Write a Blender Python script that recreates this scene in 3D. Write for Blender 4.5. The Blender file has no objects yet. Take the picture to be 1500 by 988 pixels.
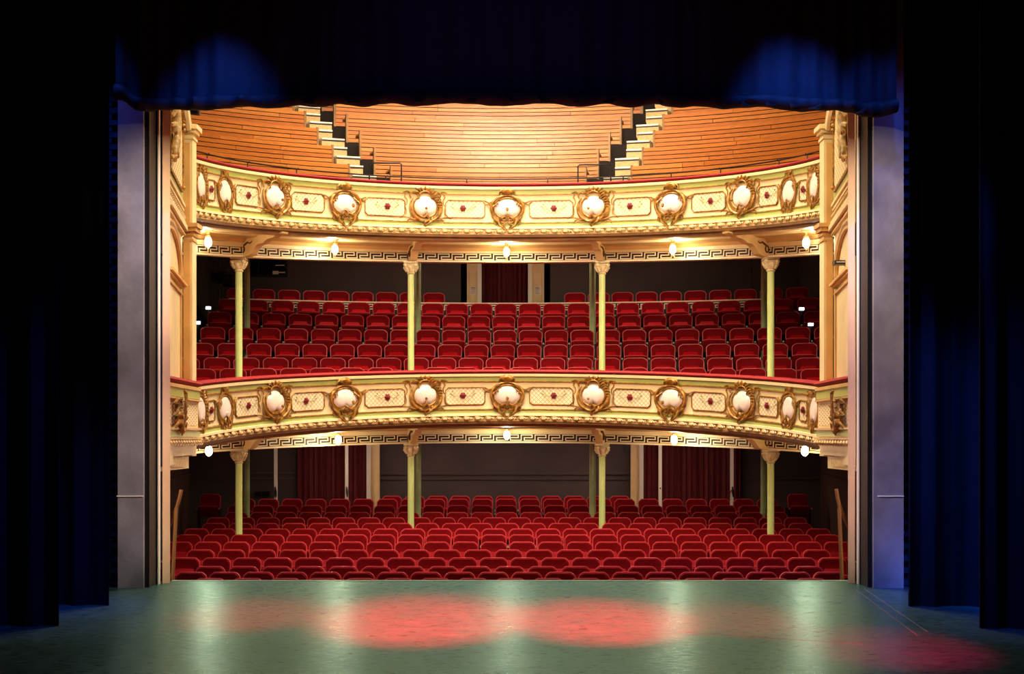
import bpy, math, random
from mathutils import Matrix, Vector
random.seed(7)
SC = bpy.context.scene
COL = SC.collection
PI = math.pi
F, PX, PY, CX, CZ = 1794.0, 730.0, 640.0, -0.15, 1.9      # focal length in px (1500 wide), principal point, camera x and z

# ------------------------------------------------------------------ camera, world, exposure
cam = bpy.data.objects.new('camera', bpy.data.cameras.new('camera')); COL.objects.link(cam)
cam.location = (CX, 0, CZ); cam.rotation_euler = (PI / 2, 0, 0)
cam.data.sensor_width = 36; cam.data.lens = F * 36 / 1500
cam.data.shift_x = (750 - PX) / 1500; cam.data.shift_y = (PY - 494) / 1500
cam.data.clip_end = 200
SC.camera = cam
w = bpy.data.worlds.new('world'); SC.world = w; w.use_nodes = True
w.node_tree.nodes['Background'].inputs[0].default_value = (0.0, 0.0, 0.0, 1)
SC.view_settings.view_transform = 'Standard'; SC.view_settings.look = 'None'
SC.view_settings.gamma = 1; SC.view_settings.exposure = 0.0
SC.view_settings.use_curve_mapping = False
SC.cycles.use_denoising = True
SC.cycles.max_bounces = 6

def area(name, loc, target, sx, sy, power, col, spread=180):
    L = bpy.data.lights.new(name, 'AREA'); L.shape = 'RECTANGLE'; L.size = sx; L.size_y = sy
    L.energy = power; L.color = col; L.spread = math.radians(spread)
    o = bpy.data.objects.new(name, L); COL.objects.link(o); o.location = loc
    o.rotation_euler = (Vector(target) - Vector(loc)).to_track_quat('-Z', 'Y').to_euler()
    return o
def spot(name, loc, target, power, col, angle, blend=.6, r=.08):
    L = bpy.data.lights.new(name, 'SPOT'); L.energy = power; L.color = col
    L.spot_size = math.radians(angle); L.spot_blend = blend; L.shadow_soft_size = r
    o = bpy.data.objects.new(name, L); COL.objects.link(o); o.location = loc
    o.rotation_euler = (Vector(target) - Vector(loc)).to_track_quat('-Z', 'Y').to_euler()
    return o
# ceiling house lights above the stalls; front bars, rear and gallery lights are added fill
area('front_fill_bar', (0, 16.9, 7.6), (0, 26, 4.6), 7.0, .5, 250, (1, .80, .55))  # added fill on the circle seats, hidden behind the border
area('house_ceiling_light', (0, 18.6, 11.6), (0, 23.5, 5.0), 5.0, 3.0, 820, (1, .80, .50))
area('house_stalls_light', (0, 21.2, 11.0), (0, 20.4, 0), 5.0, 2.0, 520, (1, .78, .66), 100)
area('front_fill_low', (0, 16.9, 6.75), (0, 24, -.2), 6.0, .3, 165, (1, .80, .58), 120)  # added low fill to brighten the lower columns
area('circle_rear_fill', (0, 27.2, 6.05), (0, 28.9, 3.4), 9.0, .3, 80, (1, .78, .55))  # added fill for the dark rear of the circle, out of sight
area('stalls_rear_fill', (0, 26.8, 1.93), (0, 27.8, -1.0), 10.0, .3, 95, (1, .74, .6))  # added fill for the dark stalls rear wall, out of sight
area('gallery_fill', (0, 16.9, 10.6), (0, 26.0, 8.9), 9.0, .4, 250, (1, .78, .54), 44)  # added wide fill to brighten the gallery timber
spot('gallery_glare_spot', (0, 17.2, 11.0), (0, 26.0, 8.3), 2600, (1, .90, .88), 24, 1.0, .3)  # added spot, imitates the pale glare on the centre benches
# blue stage lanterns in the flies and wings, above the frame
BLUE = (.03, .13, 1.0)
spot('blue_lantern_border', (-3.4, 13.2, 7.9), (-3.55, 14.9, 5.75), 560, BLUE, 40, 1.0)
spot('blue_lantern_border', (3.3, 13.2, 7.9), (3.45, 14.9, 5.75), 860, BLUE, 40, 1.0)
spot('blue_lantern_border', (4.4, 13.6, 7.4), (4.5, 14.9, 5.9), 200, BLUE, 40, 1.0)
spot('blue_lantern_border', (0, 9.0, 8.5), (0, 15.0, 6.2), 150, (.12, .16, 1.0), 60, 1.0)
spot('blue_lantern_wing', (3.4, 10.6, 7.2), (5.3, 14.5, .2), 4200, BLUE, 19, 1.0)
spot('blue_lantern_wing', (-3.3, 11.2, 7.2), (-4.9, 13.7, 0), 2000, BLUE, 17, 1.0)
spot('blue_lantern_side', (-1.6, 11.2, 7.4), (4.7, 13.7, 1.6), 6500, BLUE, 24, 1.0)
spot('blue_lantern_side', (-1.2, 9.6, 7.4), (5.1, 12.2, 1.2), 5000, BLUE, 24, 1.0)
spot('blue_lantern_side', (1.6, 9.8, 7.4), (-4.8, 12.6, 1.2), 3200, BLUE, 24, 1.0)
spot('blue_lantern_slot', (-5.25, 14.5, 7.6), (-5.1, 15.5, 2.6), 150, BLUE, 60, 1.0)
spot('blue_lantern_slot', (5.2, 14.5, 7.6), (5.0, 15.4, 2.0), 130, BLUE, 60, 1.0)
spot('pier_fill_spot', (3.0, 10.2, 6.6), (-4.6, 15.4, 1.5), 4600, (1, .82, .70), 18, 1.0)  # these four spots are added to brighten the plaster piers and jambs
spot('pier_fill_spot', (3.0, 10.2, 6.6), (-4.6, 15.4, 4.3), 7200, (1, .80, .64), 20, 1.0)
spot('pier_fill_spot', (-3.0, 10.2, 6.6), (4.58, 15.4, 1.7), 3600, (1, .80, .88), 18, 1.0)
spot('pier_fill_spot', (-3.0, 10.2, 6.6), (4.58, 15.4, 4.3), 6600, (1, .80, .70), 20, 1.0)
spot('red_reflection_spot', (-.9, 3.5, 7.0), (-.95, 12.7, 0), 280000, (1, .004, .02), 13.5, 1.0)  # added red spots stand in for the red seats reflected in the floor
spot('red_reflection_spot', (.8, 3.5, 7.0), (.9, 12.6, 0), 270000, (1, .004, .02), 12, 1.0)
spot('red_reflection_spot', (-2.6, 3.5, 7.0), (-2.75, 13.1, 0), 80000, (1, .004, .02), 9.5, 1.0)
spot('red_reflection_spot', (2.4, 3.5, 7.0), (2.35, 12.8, 0), 50000, (1, .004, .02), 9.5, 1.0)
spot('red_reflection_spot', (3.3, 4.0, 7.0), (3.35, 11.0, 0), 26000, (1, .003, .10), 12, 1.0)
LAMP_POWER = 29

# ------------------------------------------------------------------ materials
def lin(h):
    c = [int(h[i:i + 2], 16) / 255 for i in (0, 2, 4)]
    return tuple(x / 12.92 if x <= .04045 else ((x + .055) / 1.055) ** 2.4 for x in c) + (1,)
def mat(name, col, rough=.6, metal=0, noise=0, nscale=6, bump=0, bscale=30, sheen=0, spec=.5, stretch=None):
    m = bpy.data.materials.new(name); m.use_nodes = True
    nt = m.node_tree; b = nt.nodes['Principled BSDF']
    c = lin(col) if isinstance(col, str) else col
    b.inputs['Base Color'].default_value = c; b.inputs['Roughness'].default_value = rough
    b.inputs['Metallic'].default_value = metal; b.inputs['Specular IOR Level'].default_value = spec
    if sheen:
        b.inputs['Sheen Weight'].default_value = sheen; b.inputs['Sheen Roughness'].default_value = .35
        b.inputs['Sheen Tint'].default_value = (min(1, c[0] * 3 + .2), c[1] * 3 + .03, c[2] * 3 + .04, 1)
    if noise or bump:
        tc = nt.nodes.new('ShaderNodeTexCoord'); vec = tc.outputs['Object']
        if stretch:
            mp = nt.nodes.new('ShaderNodeMapping'); mp.inputs['Scale'].default_value = stretch
            nt.links.new(vec, mp.inputs[0]); vec = mp.outputs[0]
    if noise:
        n = nt.nodes.new('ShaderNodeTexNoise'); n.inputs['Scale'].default_value = nscale
        n.inputs['Detail'].default_value = 6; nt.links.new(vec, n.inputs['Vector'])
        r = nt.nodes.new('ShaderNodeValToRGB')
        r.color_ramp.elements[0].position = .3; r.color_ramp.elements[1].position = .7
        r.color_ramp.elements[0].color = tuple(x * (1 - noise) for x in c[:3]) + (1,)
        r.color_ramp.elements[1].color = tuple(min(1, x * (1 + noise * .6)) for x in c[:3]) + (1,)
        nt.links.new(n.outputs['Fac'], r.inputs[0]); nt.links.new(r.outputs[0], b.inputs['Base Color'])
    if bump:
        n2 = nt.nodes.new('ShaderNodeTexNoise'); n2.inputs['Scale'].default_value = bscale; n2.inputs['Detail'].default_value = 5
        nt.links.new(vec, n2.inputs['Vector'])
        bp = nt.nodes.new('ShaderNodeBump'); bp.inputs['Strength'].default_value = bump; bp.inputs['Distance'].default_value = .02
        nt.links.new(n2.outputs['Fac'], bp.inputs['Height']); nt.links.new(bp.outputs[0], b.inputs['Normal'])
    return m
def emit(name, col, s):
    m = bpy.data.materials.new(name); m.use_nodes = True
    b = m.node_tree.nodes['Principled BSDF']; b.inputs['Base Color'].default_value = lin(col)
    b.inputs['Emission Color'].default_value = lin(col); b.inputs['Emission Strength'].default_value = s
    return m
M = {}
M['cream'] = mat('cream_paint', 'ECD9A6', .45, noise=.10, nscale=3)
M['green'] = mat('pale_green_paint', 'AEB564', .45, noise=.10, nscale=3)
M['gold'] = mat('gold_leaf', 'A8782E', .4, metal=.35, noise=.75, nscale=16)
M['goldcream'] = mat('gilded_cream', 'DFC284', .45, noise=.5, nscale=18)
M['capital'] = mat('capital_cream', 'F2E0B4', .45, noise=.3, nscale=14)
M['tan'] = mat('tan_moulding', 'D6AC68', .5, noise=.15, nscale=3)
M['brown'] = mat('brown_moulding', '8A6438', .5, noise=.3, nscale=4)
M['dark'] = mat('dark_brown_wall', '4A3C39', .75, noise=.18, nscale=1.3)
M['sidewall'] = mat('brown_side_wall', '5A3A30', .7, noise=.25, nscale=1.5)
M['fretdark'] = mat('fret_dark', '1E0D06', .6)
M['fretcream'] = mat('fret_cream', 'F3E6C0', .45)
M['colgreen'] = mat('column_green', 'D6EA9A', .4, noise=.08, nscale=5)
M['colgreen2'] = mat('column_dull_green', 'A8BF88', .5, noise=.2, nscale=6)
M['velvet'] = mat('red_velvet', '7C020D', .8, noise=.22, nscale=9, spec=.12)
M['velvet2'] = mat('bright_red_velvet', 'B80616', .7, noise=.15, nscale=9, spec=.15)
M['piping'] = mat('red_piping', 'D04048', .4)
M['cushion'] = mat('rail_velvet', '96060F', .7, noise=.2, nscale=5, sheen=.08)
M['pearl'] = mat('plaque_white', 'F4E2D6', .22, noise=.10, nscale=7)
M['rose'] = mat('rose_red', '7E1A1C', .5, noise=.3, nscale=40)
M['leaf'] = mat('leaf_green', '87964A', .5)
M['black'] = mat('black_paint', '0C0B0C', .45)
M['blackvelvet'] = mat('black_velvet_drape', '05060C', .85, sheen=.05, noise=.3, nscale=5, spec=.1)
M['border'] = mat('dark_border_velvet', '11131F', .75, sheen=.35, noise=.3, nscale=6)
M['hem'] = mat('dark_border_hem', '0B070D', .75, sheen=.1)
M['redcurtain'] = mat('dark_red_curtain', '5E0A10', .75, sheen=.3, noise=.25, nscale=5)
M['plaster'] = mat('grey_plaster', '807C82', .85, noise=.45, nscale=1.6, bump=.2, bscale=14)
M['jamb'] = mat('jamb_paint', 'FFD4A6', .5, noise=.10, nscale=2)
M['white'] = mat('white_paint', 'EFE6D2', .5)
M['brick'] = mat('painted_brick', '3A3F55', .8, noise=.3, nscale=8)
M['mortar'] = mat('dark_mortar', '20243A', .9)
M['bronze'] = mat('bronze_tube', '94744A', .3, metal=.5)
M['step'] = mat('beige_step', 'C9A878', .8, noise=.25, nscale=30)
M['nosing'] = mat('white_nosing', 'EFEADF', .5)
M['armrest'] = mat('armrest_dark', '2A0F0E', .5)
M['armtip'] = mat('armrest_tip', 'BFA98C', .4)
M['door'] = mat('cream_door', 'E2C48C', .45, noise=.08, nscale=4)
M['paper'] = mat('paper', 'E6CFC0', .8)
M['ink'] = mat('grey_ink', '5A4A46', .8)
M['bulb'] = emit('lamp_glass', 'FFE2B0', 30)
M['aisle'] = emit('aisle_lamp', 'DDEBFF', 6)
M['steel'] = mat('dull_steel', '4A4A50', .4, metal=.7)
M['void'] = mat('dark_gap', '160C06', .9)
WOODS = []
def wood(name, col):
    m = mat(name, col, .42, noise=.32, nscale=5, stretch=(1.2, 1.2, 26), bump=.1, bscale=20)
    WOODS.append(m); return m
for k, c in enumerate(('BC6C20', 'B8671D', 'C07224', 'B0601A', 'BB6C22', 'C2782C', 'B4651F')):
    wood('gallery_timber_%d' % k, c)
def lattice_mat(name, base, line, scale, dots=False):
    m = bpy.data.materials.new(name); m.use_nodes = True; nt = m.node_tree; b = nt.nodes['Principled BSDF']
    b.inputs['Roughness'].default_value = .5
    uv = nt.nodes.new('ShaderNodeUVMap'); sp = nt.nodes.new('ShaderNodeSeparateXYZ'); nt.links.new(uv.outputs[0], sp.inputs[0])
    def node(op, a, bb=None):
        n = nt.nodes.new('ShaderNodeMath'); n.operation = op
        for i, x in enumerate((a, bb)):
            if x is None: continue
            if isinstance(x, (int, float)): n.inputs[i].default_value = x
            else: nt.links.new(x, n.inputs[i])
        return n.outputs[0]
    u = node('MULTIPLY', sp.outputs[0], scale); v = node('MULTIPLY', sp.outputs[1], scale)
    if dots:
        p = node('ABSOLUTE', node('SINE', node('ADD', u, v))); q = node('ABSOLUTE', node('SINE', node('SUBTRACT', u, v)))
        fac = node('LESS_THAN', node('ADD', p, q), .72)
    else:
        p = node('ABSOLUTE', node('SINE', node('ADD', u, v))); q = node('ABSOLUTE', node('SINE', node('SUBTRACT', u, v)))
        fac = node('LESS_THAN', node('MINIMUM', p, q), .24)
    mx = nt.nodes.new('ShaderNodeMix'); mx.data_type = 'RGBA'
    nt.links.new(fac, mx.inputs[0]); mx.inputs[6].default_value = lin(base); mx.inputs[7].default_value = lin(line)
    nt.links.new(mx.outputs[2], b.inputs['Base Color'])
    return m
M['trellis'] = lattice_mat('painted_trellis', 'F0E2C0', 'BFA264', 38)
M['basket'] = lattice_mat('pierced_lattice', 'EBD9A8', '4A3416', 40, True)
# stage floor: worn grey-green paint
m = bpy.data.materials.new('stage_floor_paint'); m.use_nodes = True; nt = m.node_tree; b = nt.nodes['Principled BSDF']
tc = nt.nodes.new('ShaderNodeTexCoord')
mp = nt.nodes.new('ShaderNodeMapping'); mp.inputs['Scale'].default_value = (1.0, 2.6, 1); nt.links.new(tc.outputs['Object'], mp.inputs[0])
n1 = nt.nodes.new('ShaderNodeTexNoise'); n1.inputs['Scale'].default_value = 2.4; n1.inputs['Detail'].default_value = 9; n1.inputs['Roughness'].default_value = .7
nt.links.new(mp.outputs[0], n1.inputs['Vector'])
r1 = nt.nodes.new('ShaderNodeValToRGB'); r1.color_ramp.elements[0].position = .3; r1.color_ramp.elements[1].position = .72
r1.color_ramp.elements[0].color = lin('141514'); r1.color_ramp.elements[1].color = lin('45453F')
nt.links.new(n1.outputs['Fac'], r1.inputs[0])
mp3 = nt.nodes.new('ShaderNodeMapping'); mp3.inputs['Scale'].default_value = (7, 30, 1); mp3.inputs['Rotation'].default_value = (0, 0, -.25)
nt.links.new(tc.outputs['Object'], mp3.inputs[0])
n3 = nt.nodes.new('ShaderNodeTexNoise'); n3.inputs['Scale'].default_value = 1.6; n3.inputs['Detail'].default_value = 10; n3.inputs['Roughness'].default_value = .75
nt.links.new(mp3.outputs[0], n3.inputs['Vector'])
r3 = nt.nodes.new('ShaderNodeValToRGB'); r3.color_ramp.elements[0].position = .36; r3.color_ramp.elements[1].position = .66
r3.color_ramp.elements[0].color = (.35, .35, .35, 1); r3.color_ramp.elements[1].color = (1.5, 1.5, 1.5, 1)
nt.links.new(n3.outputs['Fac'], r3.inputs[0])
mul = nt.nodes.new('ShaderNodeMix'); mul.data_type = 'RGBA'; mul.blend_type = 'MULTIPLY'; mul.inputs[0].default_value = 1
nt.links.new(r1.outputs[0], mul.inputs[6]); nt.links.new(r3.outputs[0], mul.inputs[7]); nt.links.new(mul.outputs[2], b.inputs['Base Color'])
mp2 = nt.nodes.new('ShaderNodeMapping'); mp2.inputs['Scale'].default_value = (3, 22, 1); mp2.inputs['Rotation'].default_value = (0, 0, .12)
nt.links.new(tc.outputs['Object'], mp2.inputs[0])
n2 = nt.nodes.new('ShaderNodeTexNoise'); n2.inputs['Scale'].default_value = 2.2; n2.inputs['Detail'].default_value = 8
nt.links.new(mp2.outputs[0], n2.inputs['Vector'])
rr = nt.nodes.new('ShaderNodeMapRange'); rr.inputs[3].default_value = .22; rr.inputs[4].default_value = .46
rr.inputs[1].default_value = .3; rr.inputs[2].default_value = .7
nt.links.new(n2.outputs['Fac'], rr.inputs[0]); nt.links.new(rr.outputs[0], b.inputs['Roughness'])
bp = nt.nodes.new('ShaderNodeBump'); bp.inputs['Strength'].default_value = .25; bp.inputs['Distance'].default_value = .01
nt.links.new(n2.outputs['Fac'], bp.inputs['Height']); nt.links.new(bp.outputs[0], b.inputs['Normal'])
b.inputs['Specular IOR Level'].default_value = .12
gl = nt.nodes.new('ShaderNodeBsdfGlossy'); gl.inputs['Color'].default_value = (.28, .86, .86, 1)
nt.links.new(rr.outputs[0], gl.inputs['Roughness']); nt.links.new(bp.outputs[0], gl.inputs['Normal'])
mxs = nt.nodes.new('ShaderNodeMixShader'); mxs.inputs[0].default_value = .31
nt.links.new(b.outputs[0], mxs.inputs[1]); nt.links.new(gl.outputs[0], mxs.inputs[2])
nt.links.new(mxs.outputs[0], nt.nodes['Material Output'].inputs['Surface'])
M['stage'] = m

# ------------------------------------------------------------------ mesh helpers
class MB:
    def __init__(s): s.v = []; s.f = []; s.mi = []; s.uv = {}
    def quadgrid(s, pts, mi=0, closeu=False, uv=None):
        nu, nv = len(pts), len(pts[0]); o = len(s.v)
        for i, row in enumerate(pts):
            for j, p in enumerate(row):
                if uv: s.uv[len(s.v)] = uv[i][j]
                s.v.append(tuple(p))
        for i in range(nu if closeu else nu - 1):
            for j in range(nv - 1):
                a = o + i * nv + j; c = o + ((i + 1) % nu) * nv + j
                s.f.append((a, c, c + 1, a + 1)); s.mi.append(mi[j] if isinstance(mi, (list, tuple)) else mi)
    def face(s, pts, mi=0):
        o = len(s.v); s.v += [tuple(p) for p in pts]; s.f.append(tuple(range(o, o + len(pts)))); s.mi.append(mi)
    def box(s, x0, x1, y0, y1, z0, z1, mi=0):
        o = len(s.v)
        s.v += [(x, y, z) for z in (z0, z1) for x, y in ((x0, y0), (x1, y0), (x1, y1), (x0, y1))]
        for f in ((0, 3, 2, 1), (4, 5, 6, 7), (0, 1, 5, 4), (1, 2, 6, 5), (2, 3, 7, 6), (3, 0, 4, 7)):
            s.f.append(tuple(o + i for i in f)); s.mi.append(mi)
    def tube(s, path, rad, n=6, mi=0, flat=1.0, closed=False):
        P = [Vector(p) for p in path]; k = len(P)
        if not isinstance(rad, (list, tuple)): rad = [rad] * k
        o = len(s.v); up = None
        for i in range(k):
            t = (P[(i + 1) % k] - P[i - 1]) if closed else (P[min(i + 1, k - 1)] - P[max(i - 1, 0)])
            if t.length < 1e-9: t = Vector((0, 0, 1))
            t.normalize()
            if up is None:
                up = Vector((0, 1, 0)) if abs(t.y) < .9 else Vector((0, 0, 1))
            a = (up - t * up.dot(t))
            if a.length < 1e-6: a = Vector((1, 0, 0)) - t * t.x
            a.normalize(); up = a; c = t.cross(a)
            for j in range(n):
                q = 2 * PI * j / n
                s.v.append(tuple(P[i] + a * (math.cos(q) * rad[i] * flat) + c * (math.sin(q) * rad[i])))
        for i in range(k if closed else k - 1):
            for j in range(n):
                A = o + i * n; B = o + ((i + 1) % k) * n
                s.f.append((A + j, A + (j + 1) % n, B + (j + 1) % n, B + j)); s.mi.append(mi)
        if not closed:
            s.f.append(tuple(o + j for j in reversed(range(n)))); s.mi.append(mi)
            s.f.append(tuple(o + (k - 1) * n + j for j in range(n))); s.mi.append(mi)
    def lathe(s, prof, n=16, c=(0, 0, 0), mi=0, flute=0):
        o = len(s.v)
        for r, z in prof:
            for j in range(n):
                q = 2 * PI * j / n; rr = r * (1 - flute * (j % 2))
                s.v.append((c[0] + rr * math.cos(q), c[1] + rr * math.sin(q), c[2] + z))
        k = len(prof)
        for i in range(k - 1):
            for j in range(n):
                s.f.append((o + i * n + j, o + i * n + (j + 1) % n, o + (i + 1) * n + (j + 1) % n, o + (i + 1) * n + j)); s.mi.append(mi)
        s.f.append(tuple(o + j for j in reversed(range(n)))); s.mi.append(mi)
        s.f.append(tuple(o + (k - 1) * n + j for j in range(n))); s.mi.append(mi)
    def ball(s, c, r, n=8, m=5, mi=0):
        if not isinstance(r, (tuple, list)): r = (r, r, r)
        s.quadgrid([[(c[0] + r[0] * math.cos(2 * PI * i / n) * math.sin(PI * j / m + 1e-3 * (j == 0)),
                      c[1] + r[1] * math.sin(2 * PI * i / n) * math.sin(PI * j / m + 1e-3 * (j == 0)),
                      c[2] - r[2] * math.cos(PI * j / m)) for j in range(m + 1)] for i in range(n)], mi, closeu=True)
    def prism(s, poly, fn, t0, t1, mi=0):
        """poly: 2-D outline; fn(a,b,t) -> point; extruded from t0 to t1"""
        n = len(poly); o = len(s.v)
        for t in (t0, t1): s.v += [tuple(fn(a, b_, t)) for a, b_ in poly]
        for i in range(n):
            s.f.append((o + i, o + (i + 1) % n, o + n + (i + 1) % n, o + n + i)); s.mi.append(mi)
        s.f.append(tuple(o + i for i in reversed(range(n)))); s.mi.append(mi)
        s.f.append(tuple(o + n + i for i in range(n))); s.mi.append(mi)
    def mesh(s, name, mats, smooth=True):
        me = bpy.data.meshes.new(name); me.from_pydata(s.v, [], s.f)
        for m_ in (mats if isinstance(mats, (list, tuple)) else [mats]): me.materials.append(m_)
        me.polygons.foreach_set('material_index', s.mi)
        if s.uv:
            l = me.uv_layers.new(name='UVMap')
            for lp in me.loops: l.data[lp.index].uv = s.uv.get(lp.vertex_index, (0, 0))
        import bmesh
        bm = bmesh.new(); bm.from_mesh(me); bmesh.ops.recalc_face_normals(bm, faces=bm.faces); bm.to_mesh(me); bm.free()
        if smooth:
            me.shade_smooth()
            try: me.set_sharp_from_angle(angle=math.radians(38))
            except Exception: pass
        me.update()
        return me
def put(name, me, parent=None, loc=None, mtx=None):
    o = bpy.data.objects.new(name, me); COL.objects.link(o)
    if mtx is not None: o.matrix_basis = mtx
    elif loc is not None: o.location = loc
    if parent is not None:
        o.parent = parent
    return o
def part(name, mb, mats, parent, smooth=True, world=True):
    """a part whose mesh is in world coordinates (world=True) under an unrotated Empty, or in its parent's own"""
    me = mb.mesh(name, mats, smooth); o = bpy.data.objects.new(name, me); COL.objects.link(o); o.parent = parent
    if world and parent is not None:
        p = parent; off = Vector(p.location)
        while p.parent is not None: p = p.parent; off += Vector(p.location)
        if parent.type == 'EMPTY': o.location = -off
    return o
def thing(name, label, cat, loc=(0, 0, 0), group=None, rz=0):
    o = bpy.data.objects.new(name, None); COL.objects.link(o); o.location = loc; o.rotation_euler = (0, 0, rz)
    o.empty_display_size = .2; o['label'] = label; o['category'] = cat
    if group: o['group'] = group
    return o
def tag(o, label, cat, group=None):
    o['label'] = label; o['category'] = cat
    if group: o['group'] = group
    return o
def struct(name, mb, mats, smooth=False, parent=None):
    me = mb.mesh(name, mats, smooth); o = bpy.data.objects.new(name, me); COL.objects.link(o)
    if parent is None: o['kind'] = 'structure'
    else: o.parent = parent
    return o
def wx(px, d): return CX + (px - PX) * d / F
def wz(py, d): return CZ + (PY - py) * d / F
YC = 18.4
def px_theta(px, r):
    a, b_ = -1.56, 1.56
    for _ in range(60):
        t = (a + b_) / 2
        p = PX + F * (r * math.sin(t) - CX) / (YC + r * math.cos(t))
        if p < px: a = t
        else: b_ = t
    return (a + b_) / 2
def arc(r, th, z, dip=.1): return (r * math.sin(th), YC + r * math.cos(th), z - dip * r * (1 - math.cos(th)))
def arc_frame(r, th, z, dip=.1):
    t = Vector((math.cos(th), -math.sin(th), -dip * math.sin(th))).normalized()
    n = Vector((math.sin(th), math.cos(th), 0)); k = t.cross(n)
    p = arc(r, th, z, dip)
    return Matrix(((t.x, n.x, k.x, p[0]), (t.y, n.y, k.y, p[1]), (t.z, n.z, k.z, p[2]), (0, 0, 0, 1)))
def arc_sweep(mb, prof, th0, th1, n, dip, rref, mi=0, closed=True):
    """prof: (r, z) outline swept round the hall's centre; dips as the circle of radius rref does"""
    pts = []
    for i in range(n + 1):
        th = th0 + (th1 - th0) * i / n
        row = [(r * math.sin(th), YC + r * math.cos(th), z - dip * rref * (1 - math.cos(th))) for r, z in prof]
        if closed: row.append(row[0])
        pts.append(row)
    mb.quadgrid(pts, mi)
    if closed:
        mb.face(pts[0][:-1]); mb.face(pts[-1][:-1])

# ------------------------------------------------------------------ setting: stage and shell
g = MB(); g.box(-11, 11, -4, 16.1, -.12, 0); struct('floor', g, M['stage'])
FL = bpy.data.objects['floor']
for (xa_, ya_), (xb_, yb_) in (((4.30, 15.3), (3.85, 11.7)), ((4.42, 15.3), (4.02, 11.9)), ((1.6, 11.9), (3.2, 11.2))):
    g = MB(); g.box(-.006, .006, 0, math.hypot(xb_ - xa_, yb_ - ya_), 0, .002)
    o = struct('floor_seam', g, mat('seam', '6A5A58', .7), parent=FL); o.location = (xa_, ya_, 0); o.rotation_euler = (0, 0, math.atan2(yb_ - ya_, xb_ - xa_) - PI / 2)
g = MB(); g.box(-4.45, 4.45, 16.1, 16.16, -.10, .006); struct('trim_1', g, mat('stage_nosing', '9DB5A6', .4, noise=.2))
g = MB(); g.box(-5, 5, 16.0, 16.09, -1.6, -.13); struct('wall_stage_front', g, M['dark'])
# stalls floor, gently rising
SEATTOP = [(17.0, -.06), (18.68, -.07), (20.36, .03), (22.04, .148), (23.72, .234), (25.4, .343), (27.08, .536), (27.92, .56), (29, .6)]
def stalls_floor(y): return stalls_floor0(y) - .03
def stalls_floor0(y):
    P = SEATTOP
    if y <= P[0][0]: return P[0][1] - .92
    for (a, za), (b_, zb) in zip(P, P[1:]):
        if y <= b_: return za + (zb - za) * (y - a) / (b_ - a) - .92
    return P[-1][1] - .92
ys = [16.1, 17.0, 18.68, 20.36, 22.04, 23.72, 25.4, 27.08, 27.92, 29.2]
g = MB()
g.quadgrid([[(x, y, stalls_floor(y)) for y in ys] for x in (-7.6, 7.6)])
g.quadgrid([[(x, y, -1.7) for y in ys] for x in (-7.6, 7.6)])
struct('floor_stalls', g, mat('dark_red_carpet', '3A0E12', .9, noise=.3, nscale=20))
# rear walls, side walls
def wall_box(name, x0, x1, y0, y1, z0, z1, m_): g = MB(); g.box(x0, x1, y0, y1, z0, z1); return struct(name, g, m_)
rear = wall_box('wall_rear_stalls', -7.6, 7.6, 28.95, 29.15, -1.6, 2.0, M['dark'])
g = MB(); zd = wz(693, 28.9); g.box(-7.4, 7.4, 28.89, 28.95, zd - .05, zd + .0); g.box(-7.4, 7.4, 28.90, 28.95, zd - .17, zd - .14); struct('trim_2', g, M['dark'])
for sx, nm in ((-1, 'left'), (1, 'right')):
    g = MB(); g.prism([(sx * 5.7, 16.4), (sx * 7.46, 28.95), (sx * 7.6, 28.95), (sx * 5.85, 16.4)], lambda a, b_, t: (a, b_, t), -1.6, 1.98); struct('wall_%s_stalls' % nm, g, M['sidewall'])
    g = MB(); g.prism([(sx * 5.95, 18.5), (sx * 7.41, 28.9), (sx * 7.46, 28.9), (sx * 6.0, 18.5)], lambda a, b_, t: (a, b_, t), zd - .06, zd); struct('trim_%d' % (3 if sx < 0 else 4), g, M['sidewall'])
    wall_box('wall_%s_circle' % nm, min(sx * 7.3, sx * 7.45), max(sx * 7.3, sx * 7.45), 19.2, 31.0, 2.0, 6.6, M['dark'])
# circle rear wall with the doorway left open
YW = 30.3
xa, xb = wx(675, YW), wx(806, YW)
g = MB(); g.box(-7.4, xa, YW, YW + .15, 2.0, 7.0); g.box(xb, 7.4, YW, YW + .15, 2.0, 7.0); g.box(xa, xb, YW, YW + .15, 6.55, 7.0)
for px in (455, 1062, 1100):
    x = wx(px, YW); g.box(x - .01, x + .01, YW - .012, YW, 4.5, 6.9)
struct('wall_rear_circle', g, M['dark'])
wall_box('wall_lobby', xa - .4, xb + .4, YW + 1.0, YW + 1.1, 3.5, 7.0, M['black'])
# ceilings under the circle and under the gallery, roof of the hall, gallery back wall
TL = 1.32
g = MB(); 
def under(mb, r0, z0, dip, y1, z1, n=40):
    a = []; b_ = []
    for i in range(n + 1):
        th = -TL + 2 * TL * i / n; p = arc(r0, th, z0, dip); a.append(p); b_.append((p[0] * 1.12, y1, z1))
    mb.quadgrid([a, b_]); mb.quadgrid([[(x, y, z + .06) for x, y, z in a], [(x, y, z + .06) for x, y, z in b_]])
under(g, 6.1, 1.97, .05, 29.1, 2.0); struct('ceiling_stalls', g, M['tan'])
g = MB(); under(g, 6.1, 5.60, .1, 30.5, 6.75); struct('ceiling_circle', g, M['tan'])
wall_box('ceiling', -9, 9, 16.3, 35, 12.0, 12.2, M['tan'])
wall_box('wall_rear_gallery', -9, 9, 33.6, 33.8, 7, 12, M['tan'])

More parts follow.
